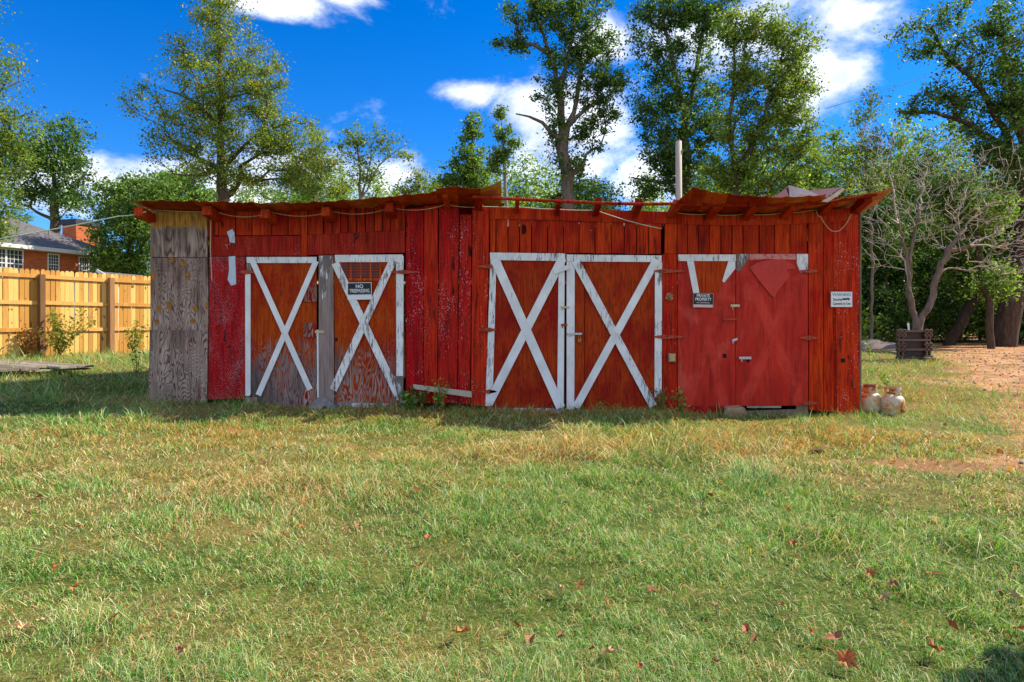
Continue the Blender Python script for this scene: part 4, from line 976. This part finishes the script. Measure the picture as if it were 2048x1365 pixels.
tree('sweetgum_tree', 'spreading green tree with forked pale trunk right of pole', [(1474, 600), (1472, 400), (1469, 345), (1458, 240), (1442, 180), (1432, 140), (1410, 100)],
     [(1470, 60, 50, 50), (1530, 60, 55, 50), (1580, 90, 55, 50), (1550, 150, 75, 55), (1600, 160, 40, 50), (1480, 160, 60, 55), (1560, 220, 70, 40), (1490, 260, 70, 45), (1600, 240, 45, 40), (1450, 330, 60, 45), (1540, 300, 60, 40), (1610, 300, 50, 40), (1500, 360, 70, 35), (1580, 365, 60, 30)],
     30, .22, 440, 105, .125, .36, GREEN+OAK[:2], 37, 'bark', limbs=[[(1470, 345), (1500, 300), (1520, 255), (1535, 205), (1560, 170)], [(1458, 240), (1470, 130), (1472, 40)], [(1535, 205), (1580, 190), (1620, 160)]], fork=.4)
tree('oak_tree', 'massive dark oak reaching in from the right picture edge', [(2010, 690), (2020, 620), (2045, 520), (2060, 420), (2070, 300)],
     [(2000, 250, 80, 55), (1960, 195, 80, 40), (1900, 195, 70, 28), (1850, 60, 55, 40), (1880, 110, 70, 32), (1980, 110, 80, 55), (2030, 40, 70, 45), (2040, 180, 60, 80), (2010, 330, 70, 50), (1840, 215, 50, 25), (2100, 150, 90, 150), (1905, 20, 40, 22), (1975, 300, 50, 40)],
     36, .56, 380, 100, .165, .50, DARK+GREEN[:2], 41, 'bark_dark', limbs=[[(2060, 420), (2010, 260), (1950, 165), (1890, 110), (1862, 55)], [(2064, 400), (2000, 290), (1930, 245), (1870, 225), (1800, 225)], [(2066, 360), (2010, 120), (2000, 40)]], fork=.35, thick=1.0)
tree('bare_tree', 'bare grey small tree with tangled twigs right of the shed', [(1840, 716), (1838, 680), (1832, 640), (1822, 600), (1812, 540), (1800, 480)],
     [(1850, 400, 110, 90), (1780, 420, 75, 80), (1930, 440, 100, 80), (1990, 480, 80, 50), (1900, 330, 90, 60), (1800, 330, 70, 50), (1760, 500, 50, 50), (1850, 300, 60, 40), (1960, 380, 80, 40), (2030, 470, 70, 55), (2060, 420, 60, 60), (1980, 540, 60, 35), (1740, 330, 40, 60), (1990, 330, 70, 50), (2070, 510, 80, 60), (1725, 410, 40, 90), (1760, 270, 50, 40)],
     24.0, .17, 1900, 0, .1, .3, GREEN, 43, 'bark_pale', limbs=[[(1838, 660), (1862, 605), (1870, 560), (1895, 500), (1930, 460)], [(1822, 600), (1812, 500), (1790, 420)], [(1818, 570), (1822, 500), (1835, 420), (1850, 350)]], fork=.25, twig=.0095, bare=True, step=.24, wig=.14, bf=.25)
tree('leaning_tree', 'dark leaning trunk behind the bare tree at wood edge', [(1895, 690), (1925, 640), (1958, 580), (1990, 520), (2010, 470)],
     [(1980, 480, 90, 60), (2020, 430, 70, 60), (1900, 460, 70, 50), (1960, 560, 60, 40)], 38, .30, 150, 140, .17, .6, GREEN[:3]+DARK[:2], 47, 'bark_dark', fork=.5)
tree('young_tree', 'slim trunk standing left of the massive oak', [(1982, 690), (1978, 600), (1962, 540), (1950, 470)], [(1950, 430, 80, 60), (1900, 390, 60, 50), (1990, 560, 45, 35)], 33, .17, 100, 120, .17, .6, GREEN, 53, 'bark_dark', fork=.45, limbs=[[(1979, 620), (1990, 560), (2005, 500)]])
tree('slender_tree', 'wispy yellow green sapling tree right of the torn roof', [(1745, 640), (1742, 480), (1738, 380), (1730, 300)], [(1720, 240, 30, 30), (1745, 200, 25, 25), (1700, 320, 50, 45), (1750, 290, 45, 40), (1760, 360, 60, 40)], 36, .08, 100, 70, .13, .42, OAK[:3]+GREEN[:2], 59, 'bark', fork=.4, limbs=[[(1738, 380), (1790, 290), (1745, 235), (1725, 180)]])
# the wood behind: three kinds of bushy tree, copied
def proto(seed, cols, h=10.0, w_=3.2, lab='', low=.15):
    dpt = 45.0; s = dpt/F; H = h/s; W_ = w_/s; x0 = 1024; yb = HZ+EYE/s
    rs = random.Random(seed); bl = []
    for k in range(9):
        f = low+(1-low)*k/8*.92; wd = W_*(.45+.55*math.sin(math.pi*min(1, f*.9+.12)))
        bl.append((x0+rs.uniform(-.4, .4)*W_, yb-H*f, wd*.75, H*.11))
    return tree('broadleaf_tree', lab, [(x0, yb), (x0+5, yb-H*.5), (x0-6, yb-H*.85)], bl, dpt, .14, 170, 125, .17, .62, cols, seed, 'bark', fork=.12, cat='tree', group='trees of the wood behind the shed')
pA = proto(61, BRIGHT, 9.5, 3.4, 'light green bushy tree in the wood behind the shed')
pB = proto(67, GREEN, 11, 3.2, 'mid green bushy tree in the wood behind the shed')
pC = proto(71, DARK, 9, 3.6, 'dark green bushy tree in the wood behind the shed')
LB = {0: 'light green bushy tree in the wood behind the shed', 1: 'mid green bushy tree in the wood behind the shed', 2: 'dark green bushy tree in the wood behind the shed'}
spots = [(560, 398, 46, 1), (640, 360, 44, 0), (600, 372, 52, 1), (690, 372, 50, 0), (760, 385, 48, 0), (820, 392, 52, 1), (880, 360, 46, 1), (980, 355, 44, 0), (1050, 340, 48, 0), (1090, 355, 46, 0), (1190, 352, 37, 2), (1230, 358, 39, 2),
         (1300, 370, 48, 0), (1400, 330, 44, 1), (1500, 300, 46, 0), (1570, 285, 50, 0), (1640, 280, 46, 1), (1690, 320, 42, 0), (1450, 350, 40, 1),
         (1740, 300, 44, 1), (1800, 270, 50, 0), (1860, 260, 46, 1), (1920, 300, 52, 0), (1990, 330, 48, 1), (2060, 280, 46, 2), (2130, 300, 50, 1), (1770, 400, 40, 2), (1840, 430, 42, 2), (1900, 440, 44, 2), (1960, 470, 46, 0), (2040, 430, 42, 1), (1803, 480, 56, 0), (2000, 540, 58, 0), (1890, 520, 60, 0), (2110, 460, 40, 2),
         (420, 400, 56, 1), (500, 390, 60, 0), (180, 470, 60, 1), (30, 440, 62, 1), (-60, 420, 58, 2), (-150, 380, 55, 1)]
ORD = ['first', 'second', 'third', 'fourth', 'fifth', 'sixth', 'seventh', 'eighth', 'ninth', 'tenth', 'eleventh', 'twelfth', 'thirteenth', 'fourteenth', 'fifteenth', 'sixteenth', 'seventeenth', 'eighteenth', 'nineteenth', 'twentieth']
KN = {0: 'light', 1: 'mid', 2: 'dark'}
def tree_label(px, k):
    xs_ = sorted(q[0] for q in spots if q[3] == k); i_ = xs_.index(px)
    return '%s green bushy tree behind the shed, %s of its tone from left' % (KN[k], ORD[i_])
first = {0: pA, 1: pB, 2: pC}; used = set(); rr = random.Random(5); hs = {0: 9.5, 1: 11, 2: 9}
for (px, py, dep, k) in spots:
    x = (px-CX)/F*dep; top = (HZ-py)/F*dep+EYE; sc = top/(hs[k]*.99)
    sxy = min(max(sc, .75), 1.25)
    if k not in used:
        o = first[k]; used.add(k); o.location = (x, dep, float(zg(x, dep))-.1); o.scale = (sxy, sxy, sc); o['label'] = tree_label(px, k)
    else:
        o = copy_tree(first[k], x, dep, sxy, rr.uniform(0, 6.28), tree_label(px, k), 'trees of the wood behind the shed', sc/sxy)
# undergrowth along the wood edge: one mass
def scatter_leaves(name, boxes, n, lsize, cols, seed, label, cat):
    rs = np.random.RandomState(seed); cs = []
    for (x0, x1, y0, y1, h) in boxes:
        k = int(n*(x1-x0)*(y1-y0)/sum((b[1]-b[0])*(b[3]-b[2]) for b in boxes)); x = rs.uniform(x0, x1, k); y = rs.uniform(y0, y1, k)
        top = h*(.25+1.1*fbm(x*.5, y*.5, seed)**1.3); z = zg(x, y)+top*rs.rand(k)**.6; cs.append(np.stack([x, y, z], 1))
    cen = np.concatenate(cs); tone = fbm(cen[:, 0]*1.3, cen[:, 1]*1.3+cen[:, 2], seed+5)
    o = make_leaves(name, cen, tone, lsize, cols, rs, None); return tag(o, label, cat, None, 'stuff')
scatter_leaves('undergrowth', [(14, 20.5, 37, 41, 3.2), (30, 40, 38, 42, 3.0), (20, 36, 42, 45, 4.5), (13, 46, 45, 50, 6.5), (8, 55, 54, 60, 9)], 120000, .22, GREEN+BRIGHT+DARK[:1], 81, 'tangled green undergrowth along the edge of the wood', 'undergrowth')
scatter_leaves('undergrowth', [(-34, 12, 50, 58, 5.5)], 36000, .30, GREEN+DARK, 83, 'low green thicket filling the background behind the shed', 'undergrowth')

# the pole, the pallet, border timber, gravel heap
b = P(1357, 500, 17.0); t = thing('utility_pole', (b.x, 17.0, 0), 'plain weathered grey wooden pole rising behind shed', 'pole')
zt = P(1357, 283, 17).z; MB().tube([(0, 0, -.2), (0.01, 0, zt*.6), (0, 0, zt)], [.085, .08, .076], 14).build('shaft', M['grey_wood'], t, True)
MB().box(.07, .085, -.05, .0, zt-.32, zt-.22).build('bracket', M['steel'], t)
b = ground(1840, 722); t = thing('plastic_pallet', (b.x-.0, b.y+.35, float(zg(b.x, b.y))), 'brown plastic pallet standing on edge behind the bare tree', 'pallet', None, R(8))
pw, ph_ = 1.28, 1.06
mb = MB()
for z in (.07, .36, .68, .98): mb.beam((-pw/2+.04, 0, z), (pw/2-.04, 0, z), .10, .07)
for x in (-pw/2+.06, -pw/2+.2, pw/2-.2, pw/2-.06): mb.beam((x, 0, .03), (x, 0, ph_-.03), .09, .055, (1, 0, 0))
mb.build('frame', M['pallet'], t)
for x in (-pw/2+.07, -pw/2+.22, pw/2-.22, pw/2-.07):
    for z in (.10, .36, .52, .84, .98):
        mb = MB(); mb.lathe([(.068, -.07), (.072, -.07), (.072, .07), (.045, .07), (.045, -.06), (0, -.06)], 12); o = mb.build('ring_foot', M['pallet'], t, True, (x, -.02, z)); o.rotation_euler = (R(90), 0, 0)
MB().box(-pw/2+.1, pw/2-.1, .04, .06, .06, ph_-.06).build('deck', mat_plain('dark_deck', lin(52, 40, 34), .6), t)
a = ground(1712, 706); b = ground(1782, 708); c = ground(1866, 724)
for (p_, q_, lb) in ((a, b, 'flat grey border timber beside the gravel heap'), (b, c, 'dark border timber running past the foot of bare tree')):
    o = MB().beam((0, 0, .05), (q_-p_)+Vector((0, 0, .05)), .16, .13).build('border_timber', M['timber'], None, False, p_); tag(o, lb, 'timber')
q = ground(1755, 698); rs_ = np.random.RandomState(3); rows = []
for i in range(14):
    rows.append([(-2.2+4.4*i/13, -1.2+2.4*j/9, max(-.05, .42*math.sin(math.pi*i/13)**1.2*math.sin(math.pi*j/9)+.05*rs_.randn()) if 0 < i < 13 and 0 < j < 9 else -.06) for j in range(10)])
o = MB().grid([list(r) for r in zip(*rows)]).build('gravel_heap', mat_plain('grey_gravel', lin(132, 118, 112), .95, 0, .5, 30), None, True, q+Vector((0, .9, 0))); tag(o, 'low grey heap of gravel at the edge of the wood', 'gravel heap')
q = P(1817, 656, 23.6); o = MB().box(-.035, .035, -.01, .01, -.17, .17).build('white_tag', M['trim'], None, False, q); o.rotation_euler = (0, R(-6), 0); tag(o, 'white plastic strip fixed to trunk of bare tree', 'marker')
cord('power_line', [(1650, 218), (2060, 75), (2300, -20)], 29.0, [6, 2], .012, 'conc', 'thin power line crossing the sky at upper right', 'power line')

# ------------------------------------------------------------------ weeds
def weed(loc, h, n, leaf, cols, label, seed, spread=.35, lpn=14, dry=False, group=None, name='weed'):
    rs = np.random.RandomState(seed); t = thing(name, loc, label, 'weed', group); mb = MB(); cen = []
    for k in range(n):
        a = rs.rand()*6.28; d = np.array([math.cos(a), math.sin(a), 0])*spread*h*rs.rand(); hh = h*(.55+.45*rs.rand())
        pts = [Vector((0, 0, -.02)), Vector((d[0]*.4, d[1]*.4, hh*.5)), Vector((d[0], d[1], hh))]
        mb.tube(pts, [.005, .004, .002], 4, False)
        for i in range(lpn):
            u = .2+.8*rs.rand(); p = pts[0].lerp(pts[1], u*2) if u < .5 else pts[1].lerp(pts[2], u*2-1); cen.append(np.array(p)+rs.randn(3)*leaf*.7)
    mb.build('stems', mat_stem, t); make_leaves('leaves', np.array(cen), rs.rand(len(cen)), leaf, cols, rs, t, .55); return t
mat_stem = mat_plain('weed_stem', lin(120, 112, 60), .8)
def gz(px, py): return ground(px, py)
def wallpt(px, dy=.25): x = (px-CX)/147.; y = DW-dy; return Vector((x, y, float(zg(x, y))))
weed(wallpt(884), .42, 7, .06, BRIGHT, 'leafy green weed growing behind the loose grey board', 201, .5, 16)
weed(wallpt(822, .2), .30, 8, .07, GREEN, 'bushy green weed at corner of the second door', 203, .9, 22)
weed(wallpt(845, .12), .34, 4, .05, GREEN, 'single upright weed left of the loose board', 205, .3, 14)
weed(wallpt(1352, .3), .30, 5, .06, BRIGHT, 'bright green weed at the foot of red post', 207, .7, 14)
weed(wallpt(1200, .2), .13, 4, .05, BRIGHT, 'tiny green sprout below the middle doors', 209, .6, 8)
weed(wallpt(1318, .15), .36, 12, .035, OAK, 'clump of dry stalks at foot of red post', 211, .6, 8)
weed(gz(135, 712)+Vector((0, -.3, 0)), 1.10, 30, .075, [lc(150, 150, 60, 2), lc(120, 130, 50, 2), lc(180, 150, 80, 1)], 'wide feathery weed in front of fence between its posts', 213, .75, 34)
weed(gz(265, 708), .95, 13, .075, OAK, 'tall leafy weed by fence next to the shed', 215, .5, 20)
weed(gz(55, 716), .8, 13, .06, [lc(170, 110, 50, 2), lc(150, 130, 60, 1)], 'rusty brown dry weed left of the fence post', 217, .35, 26)
weed(gz(222, 706), .6, 6, .06, GREEN, 'green weed at the foot of right fence post', 219, .5, 18)
weed(gz(275, 760), .75, 4, .05, GREEN, 'lone upright weed in shade left of the plywood', 221, .15, 20)
weed(gz(1738, 712), .55, 5, .07, BRIGHT, 'pale green upright weed beside border timber', 223, .3, 16)
weed(P(1722, 812, 10.3)-Vector((0, 0, .05)), .42, 7, .05, [lc(176, 92, 34, 2), lc(150, 80, 30, 1)], 'rust coloured dry weed behind the propane tanks', 225, .6, 18)
weed(gz(1775, 775), .35, 5, .06, BRIGHT, 'green weed in dry grass behind the propane tanks', 227, .7, 12)
weed(gz(1760, 690), 1.0, 22, .06, [lc(170, 140, 70, 2), lc(120, 120, 50, 1)], 'tan dry weed clump at edge of the wood', 229, .9, 24)
# unseen bush, added out of view at right to cast the near corner's shadow
t = thing('shadow_bush', (2.90, 2.30, float(zg(2.90, 2.30))), 'unseen round bush added to cast shadow on the near corner', 'bush')
rs_ = np.random.RandomState(91); d_ = rs_.randn(9000, 3); d_ /= np.linalg.norm(d_, axis=1)[:, None]; d_ *= (rs_.rand(9000)**.4)[:, None]
make_leaves('foliage', d_*np.array([.62, .60, .60])+np.array([0, 0, .68]), rs_.rand(9000), .09, DARK, rs_, t); MB().tube([(0, 0, -.1), (.02, 0, .4), (0, .02, .9)], [.05, .04, .01], 8).build('stem', M['bark_dark'], t)

# ------------------------------------------------------------------ grass
def build_grass():
    rs = np.random.RandomState(12)
    def sample(n, rmin, rmax, half=.86, pw=0.0):
        # density per square metre falls with the square of distance
        r = rmin*(rmax/rmin)**rs.rand(n); a = rs.uniform(-half, half, n); return r*np.sin(a), r*np.cos(a), r
    x, y, r = sample(690000, 1.7, 34)
    inside = (x > -4.92) & (x < 4.72) & (y > DW-.02) & (y < 14.4)
    keep = ~inside & ~((x > -2) & (x < 2) & (y > 14))
    hidden = (np.abs(x/np.maximum(y, .1)) < .50) & (y > 9.3); keep &= ~hidden
    d = dirt_mask(x, y); keep &= rs.rand(len(x)) > d*.93
    keep &= ~((y > 30) & (x > 0))
    clump = fbm(x*3.1, y*3.1, 91, 3); keep &= rs.rand(len(x)) < .30+1.3*sst(clump, .3, .60)
    x, y, r = x[keep], y[keep], r[keep]; n = len(x); clump = clump[keep]
    dry = dry_mask(x, y); z = zg(x, y)
    tuft = sst(fbm(x*1.1+5, y*1.1, 31, 3), .52, .74)
    tall = np.exp(-((x+1.3)/1.1)**2-((y-4.9)/.55)**2)+np.exp(-((x-1.4)/1.3)**2-((y-6.6)/.6)**2)+.5*np.exp(-((x-.3)/1.0)**2-((y-5.9)/.5)**2)
    wallg = np.exp(-((y-9.2)/.28)**2)*(np.abs(x) < 5.0)
    leftw = sst(-x, 4.4, 5.6)*sst(y, 8.2, 9.3); rightw = sst(x, 4.7, 5.4)*sst(y, 8.9, 10)
    L = (.03+.070*rs.rand(n)**1.4)*(1+.9*tuft+1.2*tall+.9*wallg+2.0*leftw*rs.rand(n)+1.5*rightw*rs.rand(n))*(.8+.045*np.minimum(r, 12))
    wd = .0012*(r/2.3)**.88*(.7+.6*rs.rand(n))
    isdry = rs.rand(n) < (.15+.44*dry*(.5+.5*sst(y, 3.0, 5.2))+.30*tall); flat_ = (rs.rand(n) < .38) & isdry
    stiff = np.where(isdry, .25+.5*rs.rand(n), .35+.6*rs.rand(n))
    az = rs.rand(n)*6.283; wind = fbm(x*.9, y*.9, 51, 2)*9; az = np.where(rs.rand(n) < .35, wind+rs.randn(n)*.6, az)
    lean = np.where(flat_, 1.22, (1-stiff)*1.15+.28); L = np.where(flat_, L*1.5, L)*(.66+.8*sst(clump, .4, .7))
    dh = np.stack([np.cos(az), np.sin(az), np.zeros(n)], 1); side = np.stack([-np.sin(az), np.cos(az), np.zeros(n)], 1)
    sa = az+1.57+rs.randn(n)*.9; side = np.stack([np.cos(sa), np.sin(sa), np.zeros(n)], 1)
    base = np.stack([x, y, z-.004], 1)
    mid = base+dh*(L*.38*lean)[:, None]+np.array([0, 0, 1])*(L*.52*(1.1-lean*.35))[:, None]
    tip = base+dh*(L*(.95*lean))[:, None]+np.array([0, 0, 1])*(L*np.clip(1.0-lean*.72, .12, 1))[:, None]
    sw = side*wd[:, None]
    gpal = np.array([lin(130, 168, 74)[:3], lin(100, 156, 58)[:3], lin(156, 182, 108)[:3], lin(180, 198, 142)[:3], lin(84, 130, 54)[:3]])
    dpal = np.array([lin(214, 190, 132)[:3], lin(190, 156, 94)[:3], lin(226, 210, 164)[:3], lin(172, 126, 68)[:3], lin(200, 172, 108)[:3]])
    opal = np.array([lin(208, 162, 88)[:3], lin(194, 138, 68)[:3], lin(214, 166, 92)[:3], lin(170, 104, 44)[:3], lin(200, 160, 70)[:3]])
    ci = rs.randint(0, 5, n); og = sst(y, 5.0, 7.6)*.75*sst(fbm(x*.6, y*.6, 77, 2), .3, .6)+rightw*.4
    dcol = np.where((rs.rand(n) < og)[:, None], opal[ci], dpal[ci])
    col = np.where(isdry[:, None], dcol, gpal[ci])*(.70+.62*rs.rand(n))[:, None]
    near = r < 9
    def emit(sel, five):
        b, m_, t_, s_ = base[sel], mid[sel], tip[sel], sw[sel]; k = sel.sum(); cc = col[sel]
        if five:
            v = np.stack([b-s_, b+s_, m_+s_*.8, m_-s_*.8, t_], 1).reshape(-1, 3); i = np.arange(k)[:, None]*5
            f = np.concatenate([i+0, i+1, i+2, i+0, i+2, i+3, i+3, i+2, i+4], 1).ravel(); return v, f, np.repeat(cc, 5, 0)
        v = np.stack([b-s_, b+s_, t_], 1).reshape(-1, 3); return v, np.arange(3*k), np.repeat(cc, 3, 0)
    v1, f1, c1 = emit(near, True); v2, f2, c2 = emit(~near, False)
    me = np_mesh('grass', np.concatenate([v1, v2]), np.concatenate([f1, f2+len(v1)]), 3, M['grass'], np.concatenate([c1, c2]))
    o = bpy.data.objects.new('grass', me); C.objects.link(o); tag(o, 'mown lawn of mixed green and straw dry grass blades', 'grass', None, 'stuff')
build_grass()

def litter():
    rs = np.random.RandomState(55); n = 5200
    x = np.concatenate([rs.uniform(9, 34, 5200), rs.uniform(3, 6, 60)]); y = np.concatenate([rs.uniform(13, 42, 5200), rs.uniform(5.3, 8.5, 60)])
    k = (y < 9.2) | (x > 5); x, y = x[k], y[k]; z = zg(x, y)+.012+.03*rs.rand(len(x))*(y < 9)
    o = make_leaves('leaf_litter', np.stack([x, y, z], 1), rs.rand(len(x)), .055, [lc(190, 130, 70, 2), lc(150, 92, 48, 2), lc(206, 164, 110, 1)], rs, None, .7)
    co = np.zeros(len(o.data.vertices)*3, np.float32); tag(o, 'small dry leaf crumbs strewn over the dirt drive by the wood', 'leaf litter', None, 'stuff')
    n = 1500; x = rs.uniform(2.5, 26, n*3); y = rs.uniform(5, 30, n*3); k = rs.rand(n*3) < dirt_mask(x, y); x, y = x[k], y[k]; n = len(x); r = (.008+.03*rs.rand(n)**3)*(.7+y*.03)
    d = np.array([(1, 0, 0), (0, 1, 0), (-1, 0, 0), (0, -1, 0), (0, 0, .8), (0, 0, -.5)], float); v = np.stack([x, y, zg(x, y)+r*.3], 1)[:, None]+d[None]*(1+.5*rs.randn(n, 6, 1)*.5)*r[:, None, None]
    f = np.array([(0, 1, 4), (1, 2, 4), (2, 3, 4), (3, 0, 4), (1, 0, 5), (2, 1, 5), (3, 2, 5), (0, 3, 5)]).ravel()
    me = np_mesh('pebbles', v.reshape(-1, 3), (np.arange(n)[:, None]*6+f[None]).ravel(), 3, M['conc']); o = bpy.data.objects.new('pebbles', me); C.objects.link(o)
    tag(o, 'small grey pebbles scattered over the bare orange dirt', 'pebbles', None, 'stuff')
litter()
# fallen leaves
rs_ = np.random.RandomState(33)
def leaf_mesh(seed, lobed=True):
    r_ = np.random.RandomState(seed); n = 14 if lobed else 8; mb = MB(); pts = []
    for k in range(n):
        a = 2*math.pi*k/n; rad = ((.55+.5*r_.rand()) if k % 2 == 0 else .42) if lobed else (1.0 if k in (0, 4) else .5)
        pts.append((math.cos(a)*rad*(.8+.4*r_.rand()), math.sin(a)*rad*(.8+.4*r_.rand()), .75*r_.rand()-.1))
    mb.v = [(0, 0, 0)]+pts; mb.f = [(0, 1+k, 1+(k+1) % n) for k in range(n)]
    mb.tube([(0, 0, 0), (-.6, -.9, .12), (-.8, -1.4, .1)], .03, 3, False); me = bpy.data.meshes.new('fallen_leaf'); me.from_pydata(mb.v, [], mb.f); return me
lm = [mat_plain('dry_leaf_%d' % i, c_, .7, 0, .4, 20) for i, c_ in enumerate((lin(206, 122, 66), lin(186, 88, 50), lin(216, 178, 130), lin(160, 104, 62)))]
lmesh = []
for i in range(8): me = leaf_mesh(300+i, i % 2 == 0); me.materials.append(lm[i % 4]); lmesh.append(me)
big = [(925, 1288, .05), (1003, 1305, .025), (1218, 1332, .05), (1668, 1296, .05), (1690, 1345, .06), (1035, 1275, .04), (2030, 1215, .045), (2000, 1208, .03), (1610, 1068, .03), (1492, 1282, .03), (1755, 1092, .03), (1868, 1078, .03), (1868, 1322, .05), (1905, 1275, .04), (690, 1075, .03), (715, 1068, .03), (600, 1070, .03), (855, 1092, .03), (500, 1135, .03), (365, 1325, .04), (230, 1258, .03), (110, 1155, .03), (45, 1280, .04), (1060, 1305, .04), (1180, 930, .03), (1420, 1005, .04), (1400, 1020, .03), (1960, 1065, .03), (1740, 1165, .04), (1855, 1165, .035), (1580, 1260, .03), (1510, 1300, .03), (770, 1005, .03), (840, 1150, .03)]
for i in range(26): big.append((rs_.randint(1100, 2040), rs_.randint(980, 1360), .022+.02*rs_.rand()))
for i in range(14): big.append((rs_.randint(20, 1000), rs_.randint(960, 1350), .02+.015*rs_.rand()))
for i, (px, py, s_) in enumerate(big):
    q = ground(px, py); o = bpy.data.objects.new('fallen_leaf', lmesh[i % 8]); C.objects.link(o); o.location = q+Vector((0, 0, .045)); o.scale = (s_*.85,)*3
    o.rotation_euler = (rs_.uniform(-.7, .7), rs_.uniform(-.7, .7), rs_.uniform(0, 6.28)); tag(o, 'dry curled brown leaf lying among grass blades of the lawn', 'leaf', 'fallen leaves on the lawn')
q = ground(1632, 909); rock('clod', q+Vector((0, 0, .02)), (.07, .05, .03), 'hole', 'small dark clod lying on the bare strip of lawn', 'clod', 21, .8)
